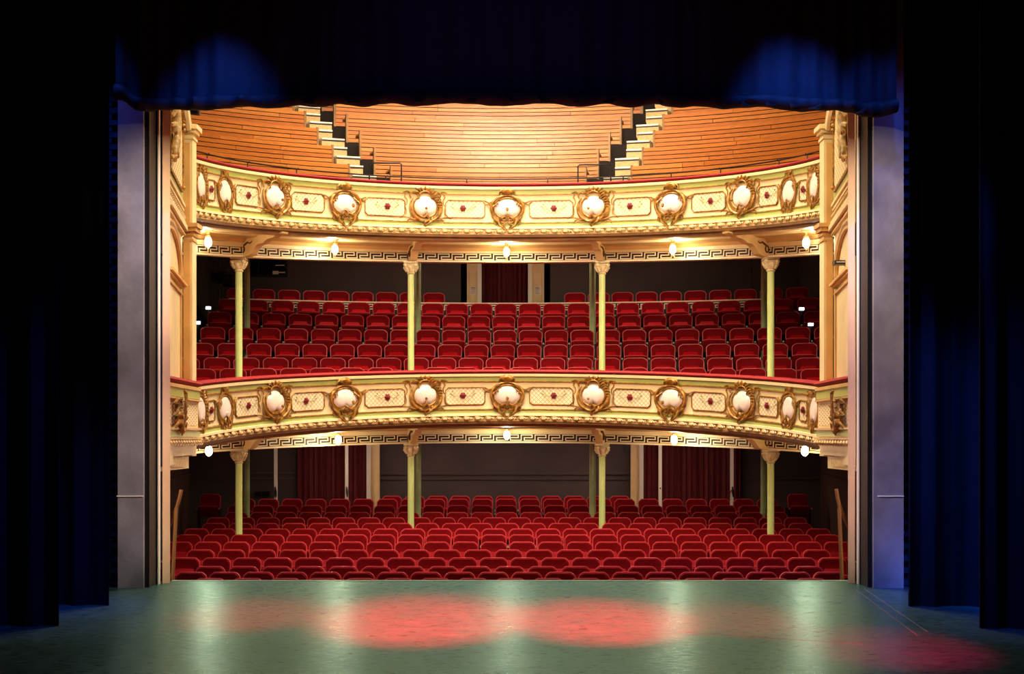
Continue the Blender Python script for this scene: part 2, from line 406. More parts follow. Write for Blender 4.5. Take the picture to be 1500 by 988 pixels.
# ------------------------------------------------------------------ proscenium sides
for sx, nm in ((-1, 'left'), (1, 'right')):
    def bx(mb, xa, xb, *r): mb.box(min(sx * xa, sx * xb), max(sx * xa, sx * xb), *r)
    root = MB(); 
    if sx < 0: bx(root, 4.60, 4.92, 15.35, 15.41, 0, 7.5)
    else: bx(root, 4.555, 4.93, 15.35, 15.41, 0, 7.5)
    ws = struct('wall_%s_proscenium' % nm, root, M['plaster'])
    g = MB()
    zt = .98 if sx < 0 else 1.02
    bx(g, 4.6, 4.93, 15.335, 15.35, wz(728, 15.35), wz(726.5, 15.35)); struct('plaster_joint', g, M['white'], parent=ws)
    x0_, x1_, xe, xj, wj = (4.545, 4.75, 4.51, 4.395, .10) if sx < 0 else (4.50, 4.70, 4.472, 4.372, .09)
    g = MB(); bx(g, x0_, x1_, 15.42, 15.86, 0, 7.5); struct('safety_curtain_guide', g, M['black'], parent=ws)
    g = MB(); bx(g, xe, xe + .018, 15.74, 15.80, 0, 7.5); struct('guide_edge', g, M['white'], parent=ws)
    g = MB(); g.prism([(sx * xj, 15.84), (sx * (xj + wj), 15.84), (sx * (xj + wj + .11), 16.3), (sx * (xj + .14), 16.3)], lambda a, b_, t: (a, b_, t), 0, 8.2); struct('trim_%d' % (5 if sx < 0 else 6), g, M['jamb'])
    # painted brick wall seen in the slot beside the plaster
    g = MB(); bx(g, 4.94, 5.6, 15.62, 15.8, 0, 7.5); bw = struct('wall_%s_stage' % nm, g, M['mortar'])
    bm_ = MB(); bm_.box(-.105, .105, -.05, 0, 0, .066); bme = bm_.mesh('brick', M['brick'], False)
    for c in range(96):
        for q in range(2):
            x = sx * (5.06 + q * .225 + (.11 if c % 2 else 0))
            put('brick', bme, bw, loc=(x, 15.60 + random.uniform(-.008, .008) + .02, .01 + c * .077))
# stage right / left masking: black wings far outside keep no light back
# ------------------------------------------------------------------ stage drapes
def drape(mb, fx, n, z0, z1, nz=2, th=.02, hemw=0, mi=0):
    """fx(u) -> (x, y) of the cloth's top-view line; u in 0..1"""
    def rows(off):
        out = []
        for i in range(n + 1):
            u = i / n; x, y = fx(u); x2, y2 = fx(min(1, u + 1e-3)) if u < 1 else fx(1); x1, y1 = fx(max(0, u - 1e-3))
            t = Vector((x2 - x1, y2 - y1)); t.normalize(); nx, ny = -t.y, t.x
            zb = z0(u) if callable(z0) else z0
            out.append([(x + nx * off, y + ny * off, zb + (z1 - zb) * k / nz) for k in range(nz + 1)])
        return out
    A, B = rows(0), rows(th)
    mb.quadgrid(A, mi); mb.quadgrid(B, mi)
    mb.quadgrid([[a[0] for a in A], [b[0] for b in B]], mi); mb.quadgrid([A[0], B[0]], mi); mb.quadgrid([A[-1], B[-1]], mi)
    mb.quadgrid([[a[-1] for a in A], [b[-1] for b in B]], mi)
def leg(name, label, x_in, x_out, y, folds):
    s = 1 if x_out > x_in else -1
    def fx(u):
        x = x_in + (x_out - x_in) * u
        d = 0
        for c, w_, a in folds: d += a * math.exp(-((abs(x - x_in) - c) / w_) ** 2)
        d += .02 * math.sin(9 * x) + .012 * math.sin(23 * x + 1)
        return (x, y - d)
    t = thing(name, label, 'curtain', ((x_in + x_out) / 2, y, 0), 'black side drapes of the stage')
    g = MB(); drape(g, fx, 110, .006, 8.5, 3); part('cloth', g, M['blackvelvet'], t)
    g = MB()
    def fh(u): x, yy = fx(u); return (x, yy - .006)
    drape(g, fh, 110, .004, .16, 1, .03); part('hem', g, M['blackvelvet'], t)
    return t
leg('leg_curtain', 'tall black velvet side drape nearest the camera on the left', wx(90, 12.39), -7.4, 12.39, [(.0, .05, .06), (.27, .06, .13), (.62, .12, .10), (1.1, .2, .1), (1.8, .2, .12)])
leg('leg_curtain', 'second black velvet drape on the left, beside the grey plaster pier', wx(162, 13.86), -7.4, 13.86, [(.0, .04, .06), (.36, .07, .10), (.75, .12, .10), (1.3, .2, .1)])
leg('leg_curtain', 'tall black velvet side drape nearest the camera on the right', wx(1433, 12.17), 7.4, 12.17, [(.0, .04, .05), (.15, .07, .10), (.45, .1, .10), (.9, .2, .12), (1.6, .2, .12)])
leg('leg_curtain', 'second black drape on the right, beside the blue-lit plaster pier', wx(1330, 13.74), 7.4, 13.74, [(.0, .04, .05), (.27, .10, .12), (.78, .06, .10), (1.2, .2, .1)])
# border (pelmet) across the arch
YB = 15.0
bt = thing('border_curtain', 'dark velvet border hanging across the top of the stage opening', 'curtain', (0, YB, 5.9))
hemy = [(170, 146), (186, 150), (196, 160), (206, 168), (225, 169), (255, 165), (300, 163.5), (345, 162), (420, 160.5), (500, 158), (620, 157), (743, 156.5), (860, 158), (960, 158.5), (1060, 162), (1130, 162), (1190, 166), (1240, 171), (1262, 173), (1305, 170), (1310, 168)]
def hem_at(px, tbl=hemy):
    for (a, ya), (b_, yb) in zip(tbl, tbl[1:]):
        if px <= b_: return ya + (yb - ya) * max(0, px - a) / (b_ - a)
    return tbl[-1][1]
def bfx(u):
    px = 170 + (1312 - 170) * u; x = wx(px, YB)
    e = min(1, (abs(x) / 4.8) ** 3)
    return (x, YB - .05 - (.03 * math.sin(x * 8.2 + 1.1 * math.sin(x * 2.3)) + .018 * math.sin(x * 23 + 2 * math.sin(3 * x))) * (.45 + .9 * e))
g = MB(); drape(g, bfx, 420, lambda u: wz(hem_at(170 + 1142 * u) - 19, YB), 8.0, 8, .02); part('cloth', g, M['border'], bt)
g = MB(); pts = []
for i in range(241):
    u = i / 240; px = 170 + 1142 * u; x, y = bfx(u)
    zb = wz(hem_at(px) + 2.3 * math.sin(px * .071 + 2 * math.sin(px * .013)) - 1.2 * abs(math.sin(px * .037)), YB); zt = wz(hem_at(px) - 21, YB)
    k = max(0, math.sin(px * .0713 + 1.3 * math.sin(px * .021))) ** 6 * .05
    cz, hz = (zb + zt) / 2, (zt - zb) / 2
    pts.append([(x, y - .03 + (.07 + k) * math.cos(a), cz + hz * math.sin(a)) for a in [2 * PI * j / 12 for j in range(13)]])
g.quadgrid(pts); g.face(pts[0][:-1]); g.face(pts[-1][:-1]); part('hem', g, M['hem'], bt)
# tucks on the hem
for px in (222, 330, 418, 465, 510, 610, 700, 745, 790, 850, 900, 962, 1083, 1118, 1153, 1198, 1262):
    g = MB(); z = wz(hem_at(px) - 3, YB); x = wx(px, YB); s = random.choice((-1, 1))
    for q in range(2):
        g.tube([(x + s * .03, YB - .10, z + .10), (x, YB - .15, z + .04), (x - s * .04 - q * .03, YB - .155, z + .0), (x - s * (.11 + .05 * q), YB - .12, z + .01)], [.012, .022, .02, .004], 6)
    part('hem_tuck', g, M['hem'], bt)

# ------------------------------------------------------------------ balcony fronts
R0 = 5.0
ZU, ZL = CZ + 4.76, CZ + 1.20          # top of the fascia at the apex, gallery and circle
H = .906
CART = [(743, 'B'), (622, 'A'), (870, 'A'), (503, 'B'), (985, 'B'), (400, 'A'), (1090, 'A'), (326.5, 'B'), (1158.5, 'B'), (291, 'A'), (1196, 'A')]
def arcpts(cx, cz, a, b_, t0, t1, n, y=0, yb=0):
    return [(cx + a * math.cos(math.radians(t0 + (t1 - t0) * i / n)), y + yb * math.sin(PI * i / n), cz + b_ * math.sin(math.radians(t0 + (t1 - t0) * i / n))) for i in range(n + 1)]
def taper(n, a, b_, c): return [a + (b_ - a) * (2 * i / n) if i < n / 2 else b_ + (c - b_) * (2 * i / n - 1) for i in range(n + 1)]
def curve(P, n=8):
    """Catmull-Rom through 2-D points -> 3-D points in the XZ plane, with given y offsets"""
    out = []; Q = [P[0]] + list(P) + [P[-1]]
    for i in range(1, len(Q) - 2):
        for k in range(n):
            t = k / n; r = []
            for d in range(len(P[0])):
                a, b_, c, e = Q[i - 1][d], Q[i][d], Q[i + 1][d], Q[i + 2][d]
                r.append(.5 * (2 * b_ + (c - a) * t + (2 * a - 5 * b_ + 4 * c - e) * t * t + (3 * b_ - a - 3 * c + e) * t ** 3))
            out.append(r)
    out.append(list(P[-1]))
    return [(p[0], -.03 if len(p) < 3 else p[2], p[1]) for p in out]
def scroll(mb, P, r0, r1, n=4):
    c = curve(P, n); k = len(c)
    mb.tube(c, [r0 + (r1 - r0) * i / (k - 1) for i in range(k)], 5)
def plaque(a, b_, notch):
    mb = MB(); n, m_ = 40, 6; pts = []
    for i in range(n):
        q = 2 * PI * i / n
        f = 1 - notch * math.exp(-((math.degrees(q) - 270 + 0) / 16) ** 2) - .10 * math.exp(-((math.degrees(q) - 48) / 11) ** 2) - .10 * math.exp(-((math.degrees(q) - 132) / 11) ** 2)
        pts.append([(a * f * math.cos(q) * k / m_, -.025 - .06 * math.sqrt(max(0, 1 - (k / m_) ** 2)), b_ * f * math.sin(q) * k / m_) for k in range(m_ + 1)])
    mb.quadgrid(pts, closeu=True)
    return mb.mesh('plaque', M['pearl'])
def frame_A():
    mb = MB()
    mb.tube(arcpts(0, 0, .232, .208, 128, 412, 28, -.035), taper(28, .015, .022, .015), 6)
    mb.tube(arcpts(0, -.02, .30, .275, 140, 300, 18, -.03, -.03), taper(18, .010, .032, .012), 6)
    mb.tube(arcpts(.005, -.02, .305, .27, 400, 255, 18, -.03, -.03), taper(18, .010, .034, .014), 6)
    mb.tube(arcpts(.01, 0, .272, .25, 395, 300, 12, -.045), taper(12, .008, .02, .01), 5)
    mb.tube(arcpts(-.01, 0, .272, .245, 150, 250, 12, -.045), taper(12, .008, .02, .01), 5)
    mb.tube(arcpts(0, .175, .125, .105, -20, 200, 14, -.05), taper(14, .013, .02, .013), 6)
    mb.tube(arcpts(0, .175, .155, .14, 10, 170, 12, -.03), taper(12, .01, .024, .01), 5)
    for k in range(-3, 4):                              # crest leaves
        a = PI / 2 - k * .36
        p = [(.12 * math.cos(a), .19 + .10 * math.sin(a), -.04), (.17 * math.cos(a - .1 * k), .20 + .15 * math.sin(a), -.07), (.20 * math.cos(a) + .02 * k, .19 + .19 * math.sin(a), -.03)]
        scroll(mb, p, .026, .008, 4)
    for sx in (-1, 1):
        scroll(mb, [(sx * .16, .24, -.03), (sx * .25, .26, -.06), (sx * .30, .21, -.05), (sx * .27, .15, -.04)], .022, .010)
        scroll(mb, [(sx * .27, .23, -.03), (sx * .34, .28, -.05), (sx * .42, .26, -.03), (sx * .50, .29, -.02), (sx * .53, .31, -.02)], .016, .005)
        scroll(mb, [(sx * .36, .25, -.03), (sx * .39, .18, -.03), (sx * .35, .12, -.03), (sx * .36, .04, -.03), (sx * .40, .0, -.02)], .014, .006)
        scroll(mb, [(sx * .10, -.24, -.03), (sx * .22, -.25, -.06), (sx * .32, -.22, -.04), (sx * .42, -.20, -.03), (sx * .50, -.225, -.02)], .022, .006)
        scroll(mb, [(sx * .28, -.23, -.03), (sx * .35, -.27, -.03), (sx * .36, -.33, -.02), (sx * .33, -.34, -.02)], .012, .005)
        scroll(mb, [(sx * .40, .01, -.03), (sx * .37, -.08, -.03), (sx * .38, -.17, -.03)], .012, .006)
    for k in range(6):                                   # acanthus on the right shoulder
        a = 1.0 - k * .2
        scroll(mb, [(.25 * math.cos(a), .23 * math.sin(a), -.04), (.30 * math.cos(a - .12), .28 * math.sin(a - .05), -.075), (.33 * math.cos(a - .25), .29 * math.sin(a - .2), -.04)], .02, .008, 4)
    scroll(mb, [(-.06, -.20, -.05), (.02, -.19, -.09), (.05, -.25, -.09), (-.02, -.30, -.08), (-.03, -.36, -.06), (.02, -.41, -.04), (.0, -.45, -.03)], .028, .008)
    scroll(mb, [(.12, -.21, -.04), (.10, -.28, -.07), (.03, -.33, -.07), (-.0, -.38, -.05)], .024, .008)
    scroll(mb, [(0, -.13, -.08), (.0, -.17, -.10), (-.04, -.21, -.08)], .008, .02)
    mb.ball((-.035, -.235, -.07), .028, 7, 4)
    return mb.mesh('cartouche_frame', M['gold'])
def frame_B():
    mb = MB()
    mb.tube(arcpts(0, 0, .262, .195, 0, 360, 32, -.04), .015, 6)
    mb.tube(arcpts(0, -.01, .305, .255, 75, 245, 20, -.03, -.035), taper(20, .012, .034, .012), 6)
    mb.tube(arcpts(0, -.01, .305, .255, 105, -65, 20, -.03, -.035), taper(20, .012, .034, .012), 6)
    mb.tube(arcpts(0, 0, .282, .225, 200, 340, 14, -.05), taper(14, .006, .014, .006), 5)
    mb.tube(arcpts(0, .27, .15, .10, -10, 190, 14, -.05), taper(14, .012, .028, .012), 6)
    mb.tube(arcpts(0, .28, .10, .07, 0, 180, 10, -.07), taper(10, .012, .026, .012), 6)
    for k in range(-3, 4):
        a = PI / 2 - k * .38
        scroll(mb, [(.05 * math.cos(a), .27, -.05), (.10 * math.cos(a), .29 + .05 * math.sin(a), -.085), (.14 * math.cos(a), .28 + .11 * math.sin(a), -.04)], .022, .010, 4)
    for sx in (-1, 1):
        scroll(mb, [(sx * .12, .22, -.04), (sx * .22, .17, -.07), (sx * .31, .11, -.05), (sx * .37, .12, -.03)], .03, .008)
        scroll(mb, [(sx * .29, .02, -.04), (sx * .35, .10, -.05), (sx * .42, .14, -.03), (sx * .47, .15, -.02)], .024, .006)
        scroll(mb, [(sx * .36, .08, -.03), (sx * .42, .08, -.03), (sx * .46, .12, -.03)], .014, .006)
        scroll(mb, [(sx * .27, -.15, -.04), (sx * .20, -.24, -.07), (sx * .19, -.30, -.04)], .028, .012)
        scroll(mb, [(sx * .24, -.20, -.03), (sx * .26, -.28, -.03), (sx * .20, -.31, -.03)], .014, .006)
        scroll(mb, [(sx * .18, -.20, -.05), (sx * .15, -.31, -.07), (sx * .07, -.38, -.06), (sx * .012, -.45, -.04)], .03, .010)
        scroll(mb, [(sx * .03, -.16, -.07), (sx * .10, -.19, -.10), (sx * .12, -.25, -.09), (sx * .06, -.28, -.09), (sx * .05, -.24, -.09)], .024, .010)
        scroll(mb, [(sx * .02, -.28, -.08), (sx * .08, -.32, -.08), (sx * .03, -.38, -.06)], .020, .008)
        for k in range(3):
            scroll(mb, [(sx * (.17 + .04 * k), .12 - .03 * k, -.06), (sx * (.19 + .04 * k), .08 - .03 * k, -.09), (sx * (.16 + .045 * k), .07 - .035 * k, -.07)], .016, .006, 3)
    scroll(mb, [(-.02, -.12, -.08), (.01, -.16, -.11), (-.01, -.22, -.10)], .02, .012)
    mb.ball((0, -.33, -.07), (.03, .03, .04), 7, 4)
    return mb.mesh('cartouche_frame', M['gold'])
FRA, FRB = frame_A(), frame_B()
PLA, PLB = plaque(.215, .195, .30), plaque(.25, .185, .30)
def rose_mesh():
    mb = MB()
    for ring, (n, r, s, y) in enumerate(((6, .036, .026, -.012), (5, .018, .02, -.026))):
        for k in range(n):
            a = 2 * PI * k / n + ring * .5
            mb.ball((r * math.cos(a), y, r * math.sin(a)), (s, .012, s), 6, 4)
    mb.ball((0, -.04, 0), .014, 6, 4)
    return mb.mesh('rose', M['rose'])
def sprig_mesh():
    mb = MB()
    for sx in (-1, 1):
        mb.tube([(sx * .05, -.004, 0), (sx * .12, -.006, -.02), (sx * .22, -.004, .02)], .004, 4)
        for k, (x, z, a) in enumerate(((.09, .03, .6), (.12, -.05, -.7), (.16, .03, .5), (.18, -.03, -.5), (.23, .03, .2), (.10, -.09, -1.1), (.07, .08, 1.0))):
            c, s = math.cos(a), math.sin(a); L, W = .03, .011
            mb.face([(sx * (x - L * c), -.004, z - L * s), (sx * (x - W * -s), -.010, z + W * c - 0), (sx * (x + L * c), -.004, z + L * s), (sx * (x + W * -s), -.010, z - W * c)])
        mb.ball((sx * .2, -.012, .07), .014, 5, 3)
    return mb.mesh('leaf_sprig', M['leaf'])
ROSE, SPRIG = rose_mesh(), sprig_mesh()
def egg_mesh():
    mb = MB()
    mb.ball((-.02, -.02, 0), (.055, .035, .036), 8, 5)
    mb.tube(arcpts(-.02, .0, .062, .042, 20, 200, 7, -.03), taper(7, .006, .010, .006), 4)
    mb.tube([(.03, -.03, .02), (.065, -.045, -.005), (.05, -.04, -.03), (.02, -.03, -.04)], [.014, .012, .009, .004], 4)
    mb.tube([(.06, -.02, .03), (.095, -.03, .0), (.09, -.025, -.03)], [.010, .009, .004], 4)
    return mb.mesh('scroll_leaf', M['goldcream'])
EGG = egg_mesh()
TA, TB = px_theta(276, R0), px_theta(1212, R0)
def balcony(name, label, ztop, railh):
    root = thing(name, label, 'balcony', (0, YC + R0, ztop - H))
    # fascia: strips of paint on a moulded profile. (fraction of height, offset towards the stage, material of strip below)
    prof = [(0, .085, 0), (.055, .085, 0), (.065, .05, 1), (.15, .045, 2), (.155, .06, 2), (.168, .06, 0), (.175, .03, 0), (.28, .02, 0), (.65, .02, 0), (.735, .035, 2),
            (.745, .06, 2), (.76, .06, 1), (.765, .04, 1), (.835, .05, 0), (.845, .085, 0), (.885, .09, 0), (.89, .05, 3), (1.0, .05, 3), (1.0, -.1, 3)]
    mb = MB(); n = 96; pts = []
    for i in range(n + 1):
        th = TA + (TB - TA) * i / n
        row = []
        for f, o, _ in prof:
            x, y, z = arc(R0, th, ztop); r = R0 - o
            row.append((r * math.sin(th), YC + r * math.cos(th), z - f * H))
        pts.append(row)
    mb.quadgrid(pts, [p[2] for p in prof][:-1])
    bk = [[(5.12 * math.sin(TA + (TB - TA) * i / n), YC + 5.12 * math.cos(TA + (TB - TA) * i / n), arc(R0, TA + (TB - TA) * i / n, ztop)[2] - k * H) for k in (0, 1)] for i in range(n + 1)]
    mb.quadgrid(bk, 0)
    part('fascia', mb, [M['cream'], M['green'], M['gold'], M['goldcream']], root)
    mb = MB(); pr = []
    for j in range(10):
        a = 2 * PI * j / 10; pr.append((R0 + .01 + .125 * math.cos(a) * (1 if abs(math.cos(a)) < .9 else .95), ztop + railh / 2 + railh / 2 * math.sin(a)))
    arc_sweep(mb, pr, TA, TB, 80, .1, R0); part('rail_cushion', mb, M['cushion'], root)
    # cornice under the fascia and cove up to the fret beam
    mb = MB(); n = 80; zb = ztop - H
    cp = [(4.96, 0), (4.97, -.045), (5.06, -.06), (5.07, -.10), (5.16, -.115), (5.2, -.09), (5.62, -.05), (5.66, -.085), (5.95, -.10), (6.0, -.16)]
    ml = [1, 1, 1, 0, 0, 2, 2, 0, 0]
    pts = []
    for i in range(n + 1):
        th = TA + (TB - TA) * i / n
        pts.append([(r * math.sin(th), YC + r * math.cos(th), zb + z - .1 * R0 * (1 - math.cos(th)) * (1 if ztop > 4 else 1 - .5 * max(0, min(1, (r - 5.2) / .8)))) for r, z in cp])
    mb.quadgrid(pts, ml); part('soffit', mb, [M['tan'], M['brown'], M['cream']], root)
    # ornaments
    cart = sorted([(px_theta(px, R0), k) for px, k in CART])
    for th, k in cart:
        mt = Matrix.Translation((0, -(YC + R0), -(ztop - H))) @ arc_frame(R0 - .03, th, ztop - (.40 if k == 'A' else .42) * H * 1.08)
        if abs(th) > 1.1: mt = mt @ Matrix.Diagonal((.72 if abs(th) < 1.3 else .62, .55, 1.06, 1))
        c = put('cartouche', FRA if k == 'A' else FRB, root, mtx=mt)
        put('plaque', PLA if k == 'A' else PLB, c)
    for (t0, k0), (t1, k1) in zip(cart, cart[1:]):
        e0, e1 = [(.24 if abs(t_) > 1.3 else .31) if abs(t_) > 1.1 else .40 if k_ == 'A' else .43 for t_, k_ in ((t0, k0), (t1, k1))]
        a0, a1 = t0 + e0 / R0, t1 - e1 / R0
        if a1 - a0 < .03: continue
        N = 14; rows = []; uvs = []
        hs = [-.285 * H, -.645 * H]
        for i in range(N + 1):
            th = a0 + (a1 - a0) * i / N
            p = arc(R0 - .034, th, ztop); ed = min(i, N - i)
            ins = .05 * (1 if ed == 0 else 0)
            rows.append([(p[0], p[1], p[2] + h + (ins if q else -ins)) for q, h in enumerate(hs)])
            uvs.append([(th * R0, rows[-1][0][2]), (th * R0, rows[-1][1][2])])
        mb = MB(); mb.quadgrid(rows, uv=uvs); pn = part('painted_panel', mb, M['trellis'], root)
        mb = MB()
        loop = [rows[0][0]] + [r[0] for r in rows[1:-1]] + [rows[-1][0], rows[-1][1]] + [r[1] for r in rows[-2:0:-1]] + [rows[0][1]]
        mb.tube([(x * .998, YC + (y - YC) * .998, z) for x, y, z in loop], .011, 5, closed=True)
        part('panel_moulding', mb, M['gold'], root)
        tm = a0 + (a1 - a0) * (.44 if (k0 == 'A') else .56)
        mt = Matrix.Translation((0, -(YC + R0), -(ztop - H))) @ arc_frame(R0 - .045, tm, ztop - .45 * H)
        rs = put('rose', ROSE, root, mtx=mt); put('leaf_sprig', SPRIG, rs)
    nE = 68
    for i in range(nE):
        th = TA + (TB - TA) * (i + .5) / nE
        put('scroll_leaf', EGG, root, mtx=Matrix.Translation((0, -(YC + R0), -(ztop - H))) @ arc_frame(R0 - .055, th, ztop - .945 * H))
    return root
up = balcony('balcony_front', 'upper cream and gold balcony front below the timber gallery', ZU, .075)
lo = balcony('balcony_front', 'lower cream and gold balcony front below the red circle seats', ZL, .085)

# fret beams with Greek key
def key_mesh(w_, h_):
    mb = MB(); s = h_ * .15
    def bar(x0, x1, z0, z1): mb.box(x0 * w_, x1 * w_, -.014, 0, z0 * h_, z1 * h_)
    k = .15; kx = s / w_
    bar(0, kx, 0, 1); bar(kx, .86, 1 - k, 1); bar(.86 - kx, .86, .42, 1 - k); bar(.22, .86 - kx, .42, .42 + k); bar(.22, .22 + kx, 0, .42); bar(.22 + kx, 1.0, 0, k)
    return mb.mesh('greek_key', M['fretcream'], False)
KEY = key_mesh(.275, .125)
RF = 6.05
def fret(label, zb, dip):
    root = thing('fret_beam', label, 'beam', (0, YC + RF, zb))
    ta, tb = px_theta(272, RF), px_theta(1216, RF)
    mb = MB(); arc_sweep(mb, [(RF, zb + .03), (RF, zb + .205), (RF + .14, zb + .205), (RF + .14, zb + .03)], ta, tb, 80, dip, RF); part('beam', mb, M['fretdark'], root)
    mb = MB(); arc_sweep(mb, [(RF - .03, zb), (RF - .03, zb + .035), (RF + .16, zb + .035), (RF + .16, zb)], ta, tb, 80, dip, RF); part('lower_moulding', mb, M['fretcream'], root)
    mb = MB(); arc_sweep(mb, [(RF - .03, zb + .18), (RF - .05, zb + .26), (RF + .12, zb + .26), (RF + .12, zb + .18)], ta, tb, 80, dip, RF); part('upper_moulding', mb, M['cream'], root)
    n = int((tb - ta) * RF / .275)
    for i in range(n):
        th = ta + (i + .5) * (tb - ta) / n
        mt = Matrix.Translation((0, -(YC + RF), -zb)) @ arc_frame(RF - .002, th, zb + .045, dip) @ Matrix.Translation((-.1375, 0, 0))
        put('greek_key', KEY, root, mtx=mt)
fret('cream Greek key band on the beam under the upper balcony', 5.378, .1)
fret('cream Greek key band on the beam under the lower balcony', 1.773, .05)

# ------------------------------------------------------------------ columns
def capital_mesh():
    mb = MB()
    mb.lathe([(.068, 0), (.085, .015), (.07, .03), (.07, .06), (.085, .10), (.12, .17), (.135, .2), (.10, .215)], 12)
    mb.box(-.135, .135, -.135, .135, .215, .25)
    for k in range(8):
        a = 2 * PI * k / 8; c, s = math.cos(a), math.sin(a)
        mb.tube([(.075 * c, .075 * s, .06), (.115 * c, .115 * s, .11), (.145 * c, .145 * s, .14), (.15 * c, .15 * s, .115)], [.03, .028, .02, .008], 5)
    for k in range(4):
        a = PI / 4 + PI / 2 * k; c, s = math.cos(a), math.sin(a)
        mb.ball((.145 * c, .145 * s, .175), (.045, .045, .04), 7, 4)
    return mb.mesh('capital', M['capital'])
CAP = capital_mesh()
def bracket_mesh(L, Hh):
    # in the local YZ plane: y from 0 (column) to -L (fascia)
    mb = MB()
    out = [(0.12, 0), (-.22, 0)] + [(-.22 - .22 * t, .02 + .16 * t * t * (3 - 2 * t)) for t in (.25, .5, .75, 1)] + [(-.52, .17)] + [(-.52 - .14 * t, .17 + .10 * t) for t in (.5, 1)] + [(-L + .12, .27), (-L, Hh), (0.12, Hh)]
    sc = L / 1.0
    mb.prism([(y * sc, z) for y, z in out], lambda a, b_, t: (t, a, b_), -.07, .07)
    return mb
BRK = bracket_mesh(.95, .33)
BRKO = MB()
for sx in (-1, 1):
    BRKO.tube([(sx * .075, y, z) for y, z in [(-.06, .02), (-.06, .15), (.10, .15), (.10, .02)]], .010, 4, closed=True)
    BRKO.tube([(sx * .078, -.20 + .05 * math.cos(a), .13 + .06 * math.sin(a)) for a in [2 * PI * k / 10 for k in range(10)]], .014, 5, closed=True)
    BRKO.tube([(sx * .078, -.24, .2), (sx * .08, -.33, .24), (sx * .078, -.40, .22), (sx * .078, -.46, .25)], [.02, .018, .012, .006], 5)
    BRKO.tube([(sx * .078, .02 + .04 * math.cos(a), .085 + .04 * math.sin(a)) for a in [2 * PI * k / 8 for k in range(8)]], .012, 4, closed=True)
M['bracket'] = mat('bracket_paint', 'E6C588', .45, noise=.12, nscale=5); M['ornament'] = mat('bracket_relief', '5C3A18', .5)
BRM, BRO = BRK.mesh('bracket', M['bracket'], False), BRKO.mesh('bracket_ornament', M['ornament'])
BRL = MB(); BRL.prism([(.12, 0), (-.32, 0), (-.40, .03), (-.47, .09), (-.53, .15), (-.60, .185), (-.74, .19), (-.80, .225), (-.88, .25), (-1.0, .26), (-1.08, .30), (-1.24, .315), (-1.26, .345), (.12, .345)], lambda a, b_, t: (t, a, b_), -.07, .07)
BRL = BRL.mesh('bracket', M['bracket'], False)
def column(label, x, y, z0, z1, front, group):
    t = thing('iron_column', label, 'column', (x, y, z0), group)
    mb = MB(); r = .063 if front else .07
    top = z1 - .25 if front else z1
    mb.lathe([(r + .004, .12), (r, .3), (r, top - z0)], 20, flute=.07)
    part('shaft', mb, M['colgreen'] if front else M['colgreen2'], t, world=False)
    mb = MB(); mb.lathe([(.12, 0), (.12, .05), (.10, .06), (.10, .09), (.075, .125)], 16); part('base', mb, M['colgreen'], t, world=False)
    if front:
        put('capital', CAP, t, loc=(0, 0, top - z0))
        th = math.atan2(x, y - YC)
        b_ = put('bracket', BRM if abs(x) < 3 else BRL, t, mtx=Matrix.Translation((0, 0, z1 - z0 + .005)) @ Matrix.Rotation(-th, 4, 'Z'))
        put('bracket_ornament', BRO, b_)
def fz(x, y, zb, dip): th = math.atan2(x, y - YC); return zb - dip * RF * (1 - math.cos(th))
nth = ['first', 'second', 'third', 'fourth', 'fifth', 'sixth', 'seventh', 'eighth', 'ninth', 'tenth', 'eleventh', 'twelfth', 'thirteenth', 'fourteenth', 'fifteenth', 'sixteenth', 'seventeenth', 'eighteenth', 'nineteenth', 'twentieth', 'twenty-first', 'twenty-second', 'twenty-third', 'twenty-fourth', 'twenty-fifth', 'twenty-sixth', 'twenty-seventh', 'twenty-eighth']
FC = [(wx(350, 22.3), 22.3, 'leftmost'), (wx(602, 24.15), 24.15, 'second from left'), (wx(882, 24.15), 24.15, 'third from left'), (wx(1129, 22.3), 22.3, 'rightmost')]
CROWS = [  # depth at centre, seat-back top z, side drop, x of one seat centre
    (24.5, CZ + 1.40, .09, .32), (25.3, CZ + 1.64, .06, .41), (26.05, CZ + 1.97, .04, -.056), (26.85, CZ + 2.35, .02, -.003),
    (27.6, CZ + 2.73, 0, -.03), (28.4, CZ + 3.10, 0, .02), (29.4, CZ + 3.46, 0, 0)]
for x, y, nm in FC:
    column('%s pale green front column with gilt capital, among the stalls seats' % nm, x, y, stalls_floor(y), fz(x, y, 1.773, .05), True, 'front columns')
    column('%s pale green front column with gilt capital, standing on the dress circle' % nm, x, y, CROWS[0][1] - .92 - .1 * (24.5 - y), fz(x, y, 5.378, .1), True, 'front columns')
RC = [(wx(361, 25.75), wx(361.5, 26.3), 26.3, 'leftmost'), (wx(612, 25.75), wx(612, 27.1), 27.1, 'second from left'), (wx(868, 25.75), wx(868, 27.1), 27.1, 'third from left'), (wx(1119, 25.75), wx(1119.5, 26.3), 26.3, 'rightmost')]
for xl, xu, yu, nm in RC:
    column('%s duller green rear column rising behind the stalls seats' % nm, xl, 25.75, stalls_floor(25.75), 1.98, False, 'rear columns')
    column('%s duller green rear column rising behind the circle seats' % nm, xu, yu, CROWS[3][1] - .92, 5.62 + (yu - 24.45) * .16, False, 'rear columns')

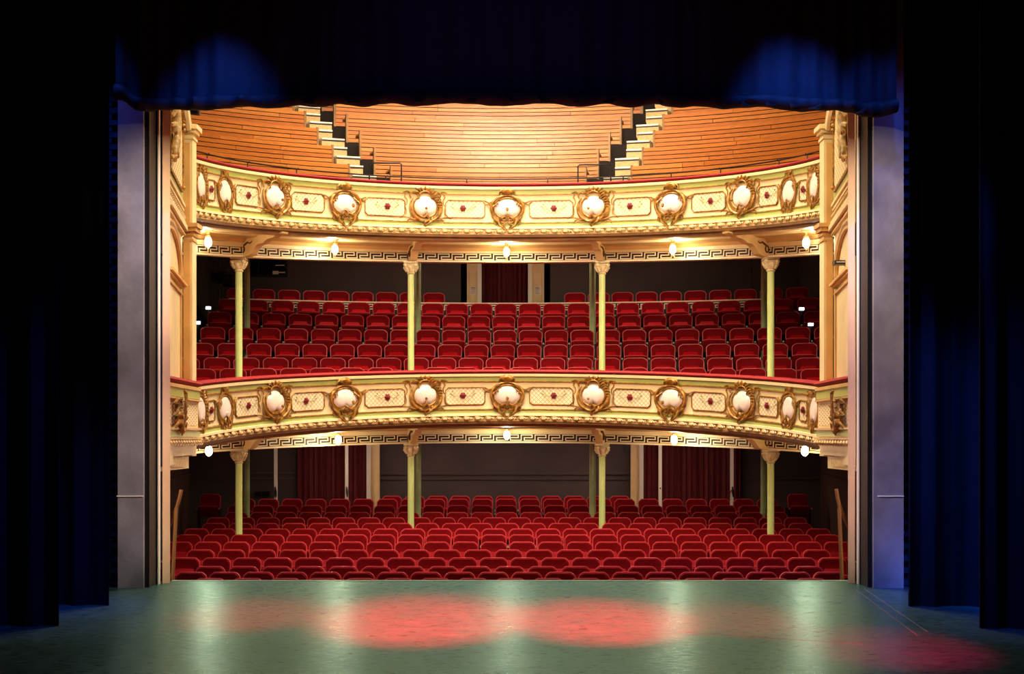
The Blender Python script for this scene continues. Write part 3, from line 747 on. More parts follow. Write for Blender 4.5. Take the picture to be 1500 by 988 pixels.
# ------------------------------------------------------------------ lamps under the balconies
def lamp(label, px, py, d, shade):
    z = wz(py, d); x = wx(px, d)
    t = thing('ceiling_lamp', label, 'lamp', (x, d, z), 'lamps under the balconies')
    mb = MB(); mb.lathe([(.09, .20), (.085, .165), (.03, .15), (.025, .10), (.045, .09), (.05, .055)], 14); part('lamp_cap', mb, M['brown'], t, world=False)
    mb = MB(); mb.lathe([(.03, .06), (.052, .03), (.062, -.02), (.055, -.07), (.03, -.10), (.008, -.112)], 14); part('lamp_glass', mb, M['bulb'], t, world=False)
    if shade:
        mb = MB(); mb.lathe([(.018, -.11), (.024, -.13), (.012, -.155)], 10); part('finial', mb, M['brown'], t, world=False)
    L = bpy.data.lights.new('lamp_light', 'POINT'); L.energy = LAMP_POWER; L.color = (1, .80, .55); L.shadow_soft_size = .06
    lo_ = bpy.data.objects.new('lamp_light', L); COL.objects.link(lo_); lo_.location = (0, -.14, -.05); lo_.parent = t
for lev, P in (('upper', [(305, 353), (490.5, 364), (742, 368), (985.5, 364), (1181, 354)]), ('lower', [(306, 659), (495.5, 643), (742.5, 636), (987.5, 643), (1179, 659)])):
    for (px, py), nm in zip(P, ('leftmost', 'second from left', 'middle', 'second from right', 'rightmost')):
        th = px_theta(px, 5.62); d = YC + 5.62 * math.cos(th)
        lamp('%s glowing lamp of the row under the %s balcony' % (nm, lev), px, py, d, lev == 'upper')

# ------------------------------------------------------------------ seats
def outline(w_, z0, z1, r, n=6, rz=.8):
    P = [(-w_ / 2 + .015, z0)]
    for k in range(n + 1):
        a = PI - PI / 2 * k / n; P.append((-w_ / 2 + r + r * math.cos(a), z1 - r * rz + r * rz * math.sin(a)))
    for k in range(n + 1):
        a = PI / 2 - PI / 2 * k / n; P.append((w_ / 2 - r + r * math.cos(a), z1 - r * rz + r * rz * math.sin(a)))
    P.append((w_ / 2 - .015, z0))
    Q = []
    for (x, z) in P:                              # slight crown to the top edge
        if z > z1 - .01: z += .014 * (1 - (2 * x / w_) ** 2)
        Q.append((x, z))
    return Q
def seat_meshes(w_, r, pitch, pad, rz=.8):
    T = .055
    def lean(x, y, z): return (x, y + (z - .45) * .13, z)
    O = outline(w_, .44, .92, r, rz=rz)
    cx_, cz_ = 0, .68
    def ring(s, y): return [lean(cx_ + (x - cx_) * s, y, cz_ + (z - cz_) * s) for x, z in O]
    mb = MB(); A, B, C_, D = ring(1, T), ring(1, -.005), ring(.93, -.028), ring(.55, -.014)
    for P, Q in ((A, B), (B, C_), (C_, D)):
        mb.quadgrid([[p, q] for p, q in zip(P, Q)], closeu=True)
    mb.face(D); mb.face(A)
    back = mb.mesh('backrest', M['velvet'])
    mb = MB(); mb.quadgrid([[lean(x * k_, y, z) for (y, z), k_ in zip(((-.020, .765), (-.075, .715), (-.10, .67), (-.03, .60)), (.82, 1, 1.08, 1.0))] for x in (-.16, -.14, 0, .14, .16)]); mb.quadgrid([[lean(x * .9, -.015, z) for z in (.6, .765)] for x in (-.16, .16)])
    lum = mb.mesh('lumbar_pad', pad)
    mb = MB(); mb.tube([lean(x, -.012, z) for x, z in O], .0085, 5); pip = mb.mesh('piping', M['piping'])
    # tipped-up seat cushion
    mb = MB(); ws = w_ * .94
    P = []
    for u in range(9):
        x = -ws / 2 + ws * u / 8; e = 1 - abs(2 * u / 8 - 1) ** 4
        P.append([(x, -.07, .44), (x, -.08, .655 + .012 * e), (x, -.11, .672 + .014 * e), (x, -.18 - .02 * e, .665 + .014 * e), (x, -.20 - .03 * e, .64), (x, -.17, .50), (x, -.11, .43), (x, -.07, .44)])
    mb.quadgrid(P, 0); mb.face(P[0][:-1]); mb.face(P[-1][:-1])
    mb.tube([(p[3][0], p[3][1] - .004, p[3][2]) for p in P], .007, 5, mi=1)
    seat = mb.mesh('seat_cushion', [M['velvet'], M['piping']])
    mb = MB(); a = pitch / 2
    mb.box(-a - .016, -a + .016, -.22, .05, .60, .635, 0); mb.box(-a - .015, -a + .015, -.235, -.22, .60, .632, 1)
    arm = mb.mesh('armrest', [M['armrest'], M['armtip']], False)
    mb = MB(); mb.box(-a - .012, -a + .012, -.15, .08, 0, .60); mb.box(-a - .015, -a + .015, -.2, .14, 0, .03)
    std = mb.mesh('standard', M['armrest'], False)
    return back, pip, seat, arm, std, lum
SEAT_S = seat_meshes(.446, .085, .488, M['velvet'], 1.0)
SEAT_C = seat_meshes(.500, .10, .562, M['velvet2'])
def make_seat(kind, meshes, pitch):
    t = thing(kind, '', 'seat')
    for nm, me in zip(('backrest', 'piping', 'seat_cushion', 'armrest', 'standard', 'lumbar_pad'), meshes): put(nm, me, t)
    return t
def dup(root):
    r = root.copy(); COL.objects.link(r)
    for ch in root.children:
        c = ch.copy(); COL.objects.link(c); c.parent = r
    return r
def add_seat(proto, used, x, y, z, rz, label, group, last, pitch):
    t = proto if not used else dup(proto)
    t.location = (x, y, z); t.rotation_euler = (0, 0, rz); t['label'] = label; t['group'] = group
    return t
def end_arm(t, meshes, pitch):
    for nm, me in (('armrest', meshes[3]), ('standard', meshes[4])):
        put(nm, me, t, loc=(pitch, 0, 0))
protoS = make_seat('stalls_seat', SEAT_S, .52); usedS = False
PITCH = [.523, .49, .508, .492, .513, .496, .501, .506, .517, .504, .510, .522, .526, .52]
phase = [0, 1, 0, 1, 0, 1, 1, 1, 0, 1, 0, 0, 0, 0]
ends = []
for k in range(14):
    d = 17.0 + .84 * k
    half = min(6.1, 500 * d / F + .05) if k else 4.6; p = PITCH[k]
    if k == 13: half = 2.95
    xs = [.02 + p * (i + (.5 if phase[k] else 0)) for i in range(-14, 15)]
    xs = [x for x in xs if abs(x) + .2 < half and abs(x) + .30 < 5.7 + (d - 16.4) * .14]
    for i, x in enumerate(xs):
        lab = 'red velvet stalls seat, %s from the left in the %s row from the stage' % (nth[i], nth[k])
        t = add_seat(protoS, usedS, x, d, stalls_floor(d), 0, lab, 'red stalls seats', 0, .52); usedS = True
    ends.append(t)
for t in ends: end_arm(t, SEAT_S, .488)
for px, sd in ((308, 'left'), (1169, 'right')):
    d = 27.3
    t = dup(ends[0]); t.location = (wx(px, d), d, wz(725, d) - .92); t['label'] = 'lone dark red seat in the %s rear corner of the stalls' % sd; t['group'] = 'corner seats'
    g = MB(); g.box(-.3, .3, -.35, .3, stalls_floor(d) - t.location.z, 0); part('plinth', g, M['dark'], t, world=False)
protoC = make_seat('circle_seat', SEAT_C, .562); usedC = False
CF = .00125
ends = []
def crow_y(dc, x): return dc - x * x / 40
for k, (dc, zt, drop, c0) in enumerate(CROWS):
    xs = []
    for i in range(-14, 15):
        x = c0 + .562 * i; y = crow_y(dc, x); px = PX + F * (x - CX) / y
        if not 268 < px < 1214: continue
        if abs(x) > 6.85: continue
        if k == 0 and any(abs(x - cx_) < .30 and abs(y - cy) < .5 for cx_, cy, _ in FC): continue
        if k == 1 and any(abs(x - cx_) < .28 and abs(y - cy) < .35 for cx_, cy, _ in FC): continue
        if k == 5 and (342 < px < 374 or 1108 < px < 1133 or px < 305): continue
        if k == 4 and px < 290: continue
        if k == 6 and (px < 328 or 670 < px < 814): continue
        xs.append(x)
    for i, x in enumerate(xs):
        y = crow_y(dc, x); z = zt - .943 - drop * (x / 6.3) ** 2
        lab = 'red velvet circle seat, %s from the left in the %s row behind the balcony rail' % (nth[i], nth[k])
        t = add_seat(protoC, usedC, x, y, z, -x / 20, lab, 'red dress circle seats', 0, .562); usedC = True
    ends.append(t)
for t in ends: end_arm(t, SEAT_C, .562)
# circle floor tiers, curved like the rows
g = MB(); XS = [-7.2 + 14.4 * i / 24 for i in range(25)]
prof = [(23.62, 2.30)]
for k, (dc, zt, drop, c0) in enumerate(CROWS):
    f = zt - .948
    y0 = dc - .40 if k else 23.6
    prof += [(y0, f), (dc + (CROWS[k + 1][0] - dc) - .40 if k < 6 else 30.3, f)]
rows = []
for x in XS:
    rows.append([(x, y - x * x / 40 if y < 30 else y, z - (.09 * (x / 6.3) ** 2 if z < 2.7 else .05 * (x / 6.3) ** 2 if z < 3.3 else .02 * (x / 6.3) ** 2)) for y, z in prof[1:]])
# keep the front of the floor behind the balcony front
rows = [[(x, max(y, YC + math.sqrt(max(0, 5.2 ** 2 - min(x * x, 27))) if j < 1 else y), z) for j, (x, y, z) in enumerate(r)] for r in rows]
g.quadgrid(rows); g.quadgrid([[(x, y, 2.06 + .02 * j / 10) for j, (x, y, z) in enumerate(r)] for r in rows])
struct('floor_circle', g, mat('dark_circle_carpet', '1E0A0C', .9))
# parapet with fret behind the sixth row
pt = thing('parapet', 'low dark parapet with white Greek key behind the sixth circle row', 'parapet', (0, 28.85, 4.1))
yp = 28.85; zp = wz(445.5, yp)
g = MB(); xs = [-6.5 + 11.9 * i / 40 for i in range(41)]
xs = [wx(340, 28.2) + (wx(1125, 28.2) - wx(340, 28.2)) * i / 40 for i in range(41)]
g.quadgrid([[(x, crow_y(yp, x), 4.1), (x, crow_y(yp, x), zp), (x, crow_y(yp, x) + .06, zp), (x, crow_y(yp, x) + .06, 4.1)] for x in xs]); part('panel', g, M['fretdark'], pt, smooth=False)
g = MB(); g.tube([(x, crow_y(yp, x) + .02, zp + .01) for x in xs], .022, 5); part('capping', g, M['fretcream'], pt)
KP = key_mesh(.27, .13)
n = int((xs[-1] - xs[0]) / .27)
for i in range(n):
    x = xs[0] + .135 + i * .27; y = crow_y(yp, x)
    put('greek_key', KP, pt, mtx=Matrix.Translation((x, y - 28.85 - .002, zp - .155 - 4.1)) @ Matrix.Rotation(-x / 20, 4, 'Z') @ Matrix.Translation((-.135, 0, 0)))

# ------------------------------------------------------------------ timber gallery
def plank(parent, r, t0, t1, z, h, m_, dip, n):
    mb = MB(); arc_sweep(mb, [(r, z), (r, z + h), (r + .025, z + h), (r + .025, z)], t0, t1, n, dip, r)
    return part('plank', mb, m_, parent)
GT = [(511, 573, 965.5, 857 + 50), ]
cenL = [573, 549, 528, 508.5, 490.5, 473]; cenR = [858, 876, 892.5, 909, 925, 940]
sidL = [511.3, 487.4, 465.3, 447, 430, 414]; sidR = [924.7, 941.5, 958, 971.5, 985, 998]
PH = .087
def bench(label, r, t0, t1, ztop, split):
    p = arc(r, (t0 + t1) / 2, ztop)
    t = thing('gallery_bench', label, 'bench', (p[0], p[1], p[2] - .62), 'timber gallery benches')
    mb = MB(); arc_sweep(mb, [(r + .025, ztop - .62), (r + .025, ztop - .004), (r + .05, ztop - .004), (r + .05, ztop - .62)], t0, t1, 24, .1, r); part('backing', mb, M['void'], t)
    for q in range(7):
        z = ztop - PH * (q + 1) + .007
        cuts = [t0] + sorted(t0 + (t1 - t0) * random.uniform(.2, .8) for _ in range(random.choice((0, 1, 1, 2)))) + [t1]
        cuts = [c for j_, c in enumerate(cuts) if j_ in (0, len(cuts) - 1) or (c - cuts[0] > .06 and cuts[-1] - c > .06 and c - cuts[j_ - 1] > .06)]
        for a, b_ in zip(cuts, cuts[1:]):
            plank(t, r + random.uniform(-.003, .003), a + .0006, b_ - .0006, z, PH - .016, random.choice(WOODS), .1, max(3, int((b_ - a) * 24)))
    for e in (t0, t1):
        mb = MB(); arc_sweep(mb, [(r - .012, ztop - .62), (r - .012, ztop + .01), (r + .06, ztop + .01), (r + .06, ztop - .62)], e - .0026, e + .0026, 1, .1, r); part('end_batten', mb, M['brown'], t)
    # seat behind the back, tread of the next row
    mb = MB(); arc_sweep(mb, [(r + .06, ztop - .07), (r + .06, ztop - .03), (r + .40, ztop - .03), (r + .40, ztop - .07)], t0, t1, 24, .1, r); part('seat_board', mb, random.choice(WOODS), t)
    return t
STAIRS = {-1: thing('aisle_stairs', 'flight of beige steps with white nosings in the left gallery aisle', 'stairs', (-3.4, 25.0, 6.9)),
          1: thing('aisle_stairs', 'flight of beige steps with white nosings in the right gallery aisle', 'stairs', (3.4, 25.0, 6.9))}
for i in range(6):
    r = 6.6 + .85 * i; zt = 7.37 + .557 * i
    a = {k: px_theta(v[i], r) for k, v in (('cl', cenL), ('cr', cenR), ('sl', sidL), ('sr', sidR))}
    bench('centre timber gallery bench between the aisles, %s tier up from the red rail' % nth[i], r, a['cl'], a['cr'], zt, 2)
    eL = px_theta(272 if i < 3 else 293, r); eR = px_theta(1216, r)
    bench('left timber gallery bench, %s tier up from the red rail' % nth[i], r, eL, a['sl'], zt, 2)
    bench('right timber gallery bench, %s tier up from the red rail' % nth[i], r, a['sr'], eR, zt, 2)
    for s, key, nm in ((-1, 'sl', 'left'), (1, 'sr', 'right')):
        t0 = a[key]; stair = STAIRS[s]
        for j in range(2):
            rs = r + .02 + .42 * j; zs = zt - .205 + .2785 * j
            wid = (.50 if j == 0 else .38) / rs
            tt = t0 + .012 if s < 0 else t0 - .012
            ta, tb = (tt, tt + wid) if s < 0 else (tt - wid, tt)
            mb = MB(); arc_sweep(mb, [(rs, zs - .27), (rs, zs - .03), (rs + .41, zs - .03), (rs + .41, zs - .27)], ta, tb, 3, .1, rs); st = part('step', mb, M['step'], stair, False)
            mb = MB(); arc_sweep(mb, [(rs - .02, zs - .022), (rs - .02, zs + .008), (rs + .40, zs + .008), (rs + .40, zs - .03)], ta, tb, 3, .1, rs); struct('nosing', mb, M['nosing'], False, parent=st)
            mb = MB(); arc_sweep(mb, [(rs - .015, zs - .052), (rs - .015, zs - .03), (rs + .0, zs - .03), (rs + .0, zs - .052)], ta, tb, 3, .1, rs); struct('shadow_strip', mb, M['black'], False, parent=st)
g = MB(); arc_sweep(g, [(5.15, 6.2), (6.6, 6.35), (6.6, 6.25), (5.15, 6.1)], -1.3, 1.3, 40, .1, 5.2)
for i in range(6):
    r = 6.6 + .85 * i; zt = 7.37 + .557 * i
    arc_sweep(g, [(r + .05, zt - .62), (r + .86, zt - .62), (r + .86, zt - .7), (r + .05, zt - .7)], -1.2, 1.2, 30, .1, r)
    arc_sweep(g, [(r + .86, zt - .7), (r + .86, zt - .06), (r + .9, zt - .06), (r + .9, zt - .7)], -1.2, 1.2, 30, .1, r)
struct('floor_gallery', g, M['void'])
# thin rail above the gallery cushion
gr = up
g = MB(); ta, tb = px_theta(280, 5.0), px_theta(1208, 5.0)
g.tube([arc(5.02, ta + (tb - ta) * i / 60, ZU + .165) for i in range(61)], .013, 6); part('guard_rail', g, M['black'], gr)
for px in (306, 365, 436, 566, 684, 802, 912, 982, 1054, 1139, 1180):
    th = px_theta(px, 5.0); g = MB(); x, y, z = arc(5.03, th, ZU + .06); g.tube([(x, y, z), (x, y, z + .105)], .012, 6); g.tube([(x - .03, y, z + .125), (x, y, z + .09), (x + .03, y, z + .125)], .009, 5); part('rail_post', g, M['black'], gr)
for (a, b_, yt), nm in (((541, 588, 239), 'left'), ((846.5, 894.5, 241.5), 'right')):
    d = 23.9; t = thing('aisle_barrier', 'dark tubular hoop barrier at the foot of the %s gallery aisle' % nm, 'railing', (wx((a + b_) / 2, d), d, 6.25))
    g = MB(); x0, x1, z = wx(a, d), wx(b_, d), wz(yt, d)
    g.tube([(x0, d, 6.25), (x0, d, z - .03), (x0 + .03, d, z), (x1 - .03, d, z), (x1, d, z - .03), (x1, d, 6.25)], .016, 6); part('hoop', g, M['black'], t)
    g = MB(); g.tube([(x0, d, 6.72), (x1, d, 6.72)], .013, 6); part('cross_bar', g, M['black'], t)

# ------------------------------------------------------------------ side walls by the proscenium, pilasters and boxes
for sx, nm in ((-1, 'left'), (1, 'right')):
    A = Vector((sx * 4.62, 16.4)); B = Vector((sx * 4.98, 18.72)); U = (B - A).normalized(); L = (B - A).length
    N = Vector((-U.y, U.x)) * (1 if sx < 0 else -1) * -1           # towards the hall's axis
    if N.x * sx > 0: N = -N
    def W(u, z, o=0): p = A + U * u + N * o; return (p.x, p.y, z)
    def wbox(mb, u0, u1, z0, z1, o0, o1, mi=0):
        o_ = len(mb.v)
        mb.v += [W(u, z, o) for z in (z0, z1) for u, o in ((u0, o0), (u1, o0), (u1, o1), (u0, o1))]
        for f in ((0, 3, 2, 1), (4, 5, 6, 7), (0, 1, 5, 4), (1, 2, 6, 5), (2, 3, 7, 6), (3, 0, 4, 7)): mb.f.append(tuple(o_ + i for i in f)); mb.mi.append(mi)
    g = MB(); wbox(g, -.1, L, 1.5, 11.5, -.3, 0); ws = struct('wall_%s' % nm, g, M['cream'])
    def sp(name, mb, mm, smooth=False): return struct(name, mb, mm, smooth, parent=ws)
    # upper lattice panel in a green frame
    g = MB(); wbox(g, .2, L - .08, 5.42, 7.6, 0, .02); sp('green_frame', g, M['green'])
    uvp = [[(u, z) for z in (5.58, 7.4)] for u in (.1, L - .30)]
    g = MB(); g.quadgrid([[W(u, z, .03) for u_, z in r] for r in uvp for u in (r[0][0],)], uv=[[(r[0][0] * .42, z * .8) for _, z in r] for r in uvp]); sp('lattice_panel', g, M['basket'])
    g = MB(); g.tube([W(.3, 7.3, .04), W(.3, 5.58, .04), W(L - .36, 5.58, .04), W(L - .30, 5.66, .04), W(L - .30, 6.55, .04), W(L - .45, 6.75, .05), W(L - .6, 7.2, .04)], .018, 6); sp('panel_moulding', g, M['gold'], True)
    g = MB()
    for k in range(5): g.ball(W(L - .36 - .03 * (k % 2), 6.50 + k * .06, .05), (.04, .04, .035), 6, 4)
    g.ball(W(L - .38, 5.63, .05), .04, 6, 4); sp('corner_ornament', g, M['gold'], True)
    # mouldings and leaf band
    g = MB()
    for z0, z1, o in ((5.40, 5.44, .05), (5.34, 5.37, .03), (5.13, 5.17, .06), (5.03, 5.10, .09), (4.97, 5.0, .05)): wbox(g, .1, L - .02, z0, z1, 0, o)
    sp('cornice', g, M['cream'])
    for k in range(16):
        p = W(.25 + k * .135, 5.25, .0); o = put('scroll_leaf', EGG, ws, mtx=Matrix.Translation(p) @ Matrix.Rotation(math.atan2(-N.x, N.y) + PI if False else math.atan2(N.x, -N.y), 4, 'Z'))
    # swept cornice at the top of the pilaster
    for q, (off, m_) in enumerate(((0, 'cream'), (.10, 'green'), (.18, 'cream'))):
        g = MB(); g.tube([W(L + .05 - off, 6.62 - off * .2, .10), W(L - .12 - off, 6.68, .10), W(L - .35 - off, 6.86, .09), W(L - .6 - off, 7.2, .08), W(L - .8 - off, 7.6, .08)], .05, 6); sp('swept_cornice', g, M[m_], True)
    # arch and impost
    for q, (da, m_) in enumerate(((0, 'tan'), (.07, 'brown'), (.13, 'tan'))):
        g = MB(); g.tube([W(.75 + (1.22 - da) * math.cos(a), 4.28 + (.62 - da * .7) * math.sin(a), .02) for a in [PI * k / 28 for k in range(29)]], .034, 6); sp('arch_moulding', g, M[m_], True)
    g = MB(); wbox(g, .2, L - .15, 4.14, 4.17, 0, .05); wbox(g, .2, L - .13, 4.17, 4.21, 0, .09); wbox(g, .2, L - .2, 4.04, 4.07, 0, .03); sp('impost', g, M['tan'])
    g = MB(); wbox(g, L - .36, L - .33, 2.6, 4.04, 0, .03); sp('niche_edge', g, M['tan'])
    # plaster figure on the upper lattice: pelvis, spine, head, limbs as one skin
    me = bpy.data.meshes.new('plaster_figure')
    sk = [(1.02, 6.15, .08), (1.06, 6.35, .10), (1.05, 6.52, .11), (1.04, 6.60, .12), (1.03, 6.70, .13),      # pelvis, waist, chest, neck, head
          (1.16, 6.50, .12), (1.26, 6.40, .12), (1.22, 6.28, .12), (.95, 6.52, .12), (.84, 6.62, .12), (.76, 6.74, .12),   # arms
          (1.10, 5.98, .12), (1.04, 5.82, .12), (1.08, 5.74, .14), (.95, 6.0, .12), (.86, 5.86, .10), (.80, 5.74, .12)]
    ed = [(0, 1), (1, 2), (2, 3), (3, 4), (2, 5), (5, 6), (6, 7), (2, 8), (8, 9), (9, 10), (0, 11), (11, 12), (12, 13), (0, 14), (14, 15), (15, 16)]
    me.from_pydata([W(.62 + (u - 1.03) * .85, 6.12 + (z - 6.12) * .9, o * .8) for u, z, o in sk], ed, [])
    fo = bpy.data.objects.new('plaster_figure', me); COL.objects.link(fo); fo.parent = ws
    md = fo.modifiers.new('skin', 'SKIN'); 
    rad = [.09, .075, .08, .035, .065, .035, .028, .022, .035, .028, .022, .055, .04, .028, .055, .04, .028]
    for v_, r_ in zip(me.skin_vertices[0].data, rad): v_.radius = (r_, r_)
    me.skin_vertices[0].data[0].use_root = True
    fo.modifiers.new('sub', 'SUBSURF').levels = 1; me.materials.append(M['goldcream'])
    g = MB()
    for k in range(7):
        u0 = .62 + .03 * k; g.tube([W(.35 + .1 * (k % 3), 5.72 + k * .15, .05), W(.50 + .1 * (k % 2), 5.80 + k * .15, .09), W(.72 + .05 * (k % 3), 5.76 + k * .15, .06), W(.82, 5.84 + k * .14, .04)], [.03, .035, .025, .008], 5)
    sp('drapery_ornament', g, M['goldcream'], True)
    # pilaster
    pl = MB(); x0, x1 = sx * 4.97, sx * 4.835
    def pb(mb, e, z0, z1, dy=0): mb.box(min(x0, x1 - sx * e), max(x0, x1 - sx * e), 18.75 - e - dy, 19.0, z0, z1)
    pb(pl, 0, 1.6, 6.7); po = struct('pilaster', pl, M['cream'], parent=ws)
    g = MB(); pb(g, -.035, 2.7, 4.9, .05); pb(g, -.035, 5.1, 6.4, .05); struct('pilaster_panel', g, M['tan'], parent=ws)
    g = MB()
    for z0, z1, e in ((4.98, 5.02, .03), (5.04, 5.10, .07), (5.10, 5.16, .10), (4.90, 4.93, .02)): pb(g, e, z0, z1)
    struct('pilaster_capital', g, M['tan'], parent=ws)
    g = MB()
    for z0, z1, e in ((6.46, 6.50, .02), (6.55, 6.60, .05), (6.60, 6.67, .09)): pb(g, e, z0, z1)
    struct('pilaster_cap', g, M['cream'], parent=ws)
    # box front
    A2 = Vector((sx * 4.715, 16.5)); B2 = Vector((sx * 4.785, 18.9))
    U2 = (B2 - A2).normalized(); L2 = (B2 - A2).length
    bxr = thing('box_front', 'cream %s box front with red cushion, lattice and music trophy' % nm, 'box', (A2.x, A2.y, 1.45), 'theatre boxes')
    A, U, L = A2, U2, L2
    N = Vector((-U.y, U.x)); N = -N if N.x * sx > 0 else N
    def bp(name, mb, mm, smooth=False): return part(name, mb, mm, bxr, smooth)
    g = MB(); wbox(g, 0, L, 1.76, 2.65, -.3, 0); bp('carcass', g, M['cream'])
    g = MB(); prof = [(-.15 + .22 * math.cos(a), 2.705 + .062 * math.sin(a)) for a in [2 * PI * k / 12 for k in range(12)]]
    g.quadgrid([[W(u, z, o) for o, z in prof + prof[:1]] for u in (0, L * .5, L + .02)]); g.face([W(L + .02, z, o) for o, z in prof]); bp('rail_cushion', g, M['cushion'], True)
    g = MB(); wbox(g, 0, L, 2.47, 2.60, 0, .03); wbox(g, 0, L, 1.90, 2.0, 0, .03); bp('green_band', g, M['green'])
    g = MB()
    for z0, z1, o in ((2.60, 2.65, .05), (2.435, 2.46, .06), (2.0, 2.03, .06), (1.86, 1.885, .06)): wbox(g, 0, L, z0, z1, 0, o)
    bp('moulding', g, M['tan'])
    uvp = [(.1, 2.06), (L - .12, 2.38)]
    g = MB(); g.quadgrid([[W(u, z, .012) for z in (2.07, 2.39)] for u in (.1, L - .12)], uv=[[(u * .42, z * 1.4) for z in (2.07, 2.39)] for u in (.1, L - .12)]); bp('lattice_panel', g, M['basket'])
    for k in range(14):
        p = W(.3 + k * .16, 1.81, .02); q = put('scroll_leaf', EGG, bxr, mtx=Matrix.Translation(Vector(p) - Vector(bxr.location)) @ Matrix.Rotation(math.atan2(N.x, -N.y), 4, 'Z'))
    g = MB(); wbox(g, 0, L - .12, 1.62, 1.77, -.28, -.03); wbox(g, 0, L - .2, 1.70, 1.77, -.2, .0); wbox(g, 0, L - .28, 1.42, 1.60, -.4, -.08); bp('corbel', g, M['cream'])
    g = MB(); wbox(g, .3, L - .55, 1.46, 1.57, -.08, -.065); bp('corbel_panel', g, M['goldcream'])
    # music trophy: violin, bow, lyre scrolls and ribbons
    g = MB(); uc = .98
    for du, zc, ru, rz in ((0, 2.09, .17, .085), (.02, 2.20, .13, .07)):
        n_ = 16; rings = [[W(uc + du + ru * k / 3 * math.cos(2 * PI * i / n_), zc + rz * k / 3 * math.sin(2 * PI * i / n_), .05 + .06 * math.sqrt(max(0, 1 - (k / 3) ** 2))) for k in range(4)] for i in range(n_)]
        g.quadgrid(rings, closeu=True)
    g.tube([W(uc + .03, 2.24, .12), W(uc + .08, 2.42, .12), W(uc + .10, 2.52, .11), W(uc + .04, 2.56, .10)], [.025, .02, .03, .015], 6)
    g.tube([W(uc - .12, 2.0, .13), W(uc - .04, 2.25, .15), W(uc + .03, 2.5, .12)], [.012, .014, .012], 5)
    for s_ in (-1, 1):
        for k in range(5):
            zc = 2.06 + .085 * k
            g.tube([W(uc + s_ * .12, zc, .04), W(uc + s_ * (.26 + .05 * (k % 2)), zc + .03, .08), W(uc + s_ * (.34 - .06 * (k % 2)), zc - .03, .05), W(uc + s_ * .26, zc - .06, .04)], [.02, .026, .02, .008], 5)
    g.tube([W(uc - .1, 2.02, .06), W(uc + .02, 1.97, .09), W(uc + .16, 2.02, .08), W(uc + .08, 1.92, .06)], [.03, .035, .03, .012], 5)
    bp('music_trophy', g, M['gold'], True)
# sign bar on the right arch
sg = thing('sign_bar', 'small black sign bar with white lettering on the right arch', 'sign', (wx(1232, 17.4), 17.4, wz(388, 17.4)))
g = MB(); xa_, xb_ = wx(1222, 17.4), wx(1246, 17.4); z0, z1 = wz(388, 17.4), wz(382, 17.4); g.box(xa_, xb_, 17.35, 17.5, z0, z1); part('board', g, M['black'], sg, False)
g = MB(); x = xa_ + .02
for k in range(9):
    wd = random.choice((.007, .009, .011)); g.box(x, x + wd, 17.344, 17.35, z0 + .024, z0 + .024 + random.choice((.014, .018, .018))); x += wd + .0045
part('lettering', g, M['nosing'], sg, False)

# ------------------------------------------------------------------ stage-front handrails
for sx, nm in ((-1, 'left'), (1, 'right')):
    d = 16.3
    P = lambda px, py, dd=d: (wx(px, dd), dd, wz(py, dd))
    t = thing('handrail', 'bronze tube handrail at the %s end of the stage front' % nm, 'handrail', (sx * 4.45, d, -.35))
    if sx < 0: post = [P(252.5, 862), P(253, 845), P(258, 745)]; rail = [P(265.5, 718), P(263, 730), P(259.5, 742, 16.35), P(254, 756, 16.45), P(248, 770, 16.6), P(240, 785, 16.8)]; pp2 = [P(262, 731), P(258, 745)]
    else: post = [P(1234, 864), P(1233.5, 846), P(1229.5, 745)]; rail = [P(1225, 717), P(1227, 730), P(1230, 742, 16.35), P(1236, 756, 16.45), P(1242, 770, 16.6), P(1250, 785, 16.8)]; pp2 = [P(1228, 731), P(1229.5, 745)]
    g = MB(); g.tube(post, .026, 10); part('post', g, M['bronze'], t)
    g = MB(); g.tube(rail, .026, 10); part('rail', g, M['bronze'], t)
    g = MB(); g.tube(pp2, .016, 8); part('stem', g, M['bronze'], t)

# ------------------------------------------------------------------ doors, curtains and posts at the back
def pleats(name, label, x0, x1, y, z0, z1, n, amp, m_, group=None):
    def fx(u):
        x = x0 + (x1 - x0) * u
        return (x, y - amp * (math.sin(2 * PI * n * u) + .4 * math.sin(2 * PI * n * u * 2.3 + 1)))
    g = MB(); drape(g, fx, n * 10, z0, z1, 1, .012)
    o = struct(name, g, m_, True); del o['kind']; tag(o, label, 'curtain', group); return o
YD = 28.8
pleats('door_curtain', 'dark red pleated curtain at the left rear of the stalls', wx(436, YD), wx(543, YD), YD - .02, stalls_floor(28.8), 1.95, 13, .03, M['redcurtain'])
pleats('door_curtain', 'dark red pleated curtain at the right rear of the stalls', wx(942, YD), wx(1084, YD), YD - .02, stalls_floor(28.8), 1.95, 17, .03, M['redcurtain'])
pleats('door_curtain', 'dark red pleated curtain filling the central circle doorway', wx(706, 30.5), wx(775, 30.5), 30.52, 4.44, 6.6, 9, .04, M['redcurtain'])
for (a, b_), nm in (((676, 684), 'left'), ((798, 806), 'right')):
    pleats('side_curtain', 'narrow black curtain on the %s of the circle doorway' % nm, wx(a, 30.4), wx(b_, 30.4), 30.45, 4.44, 6.6, 2, .03, M['blackvelvet'])
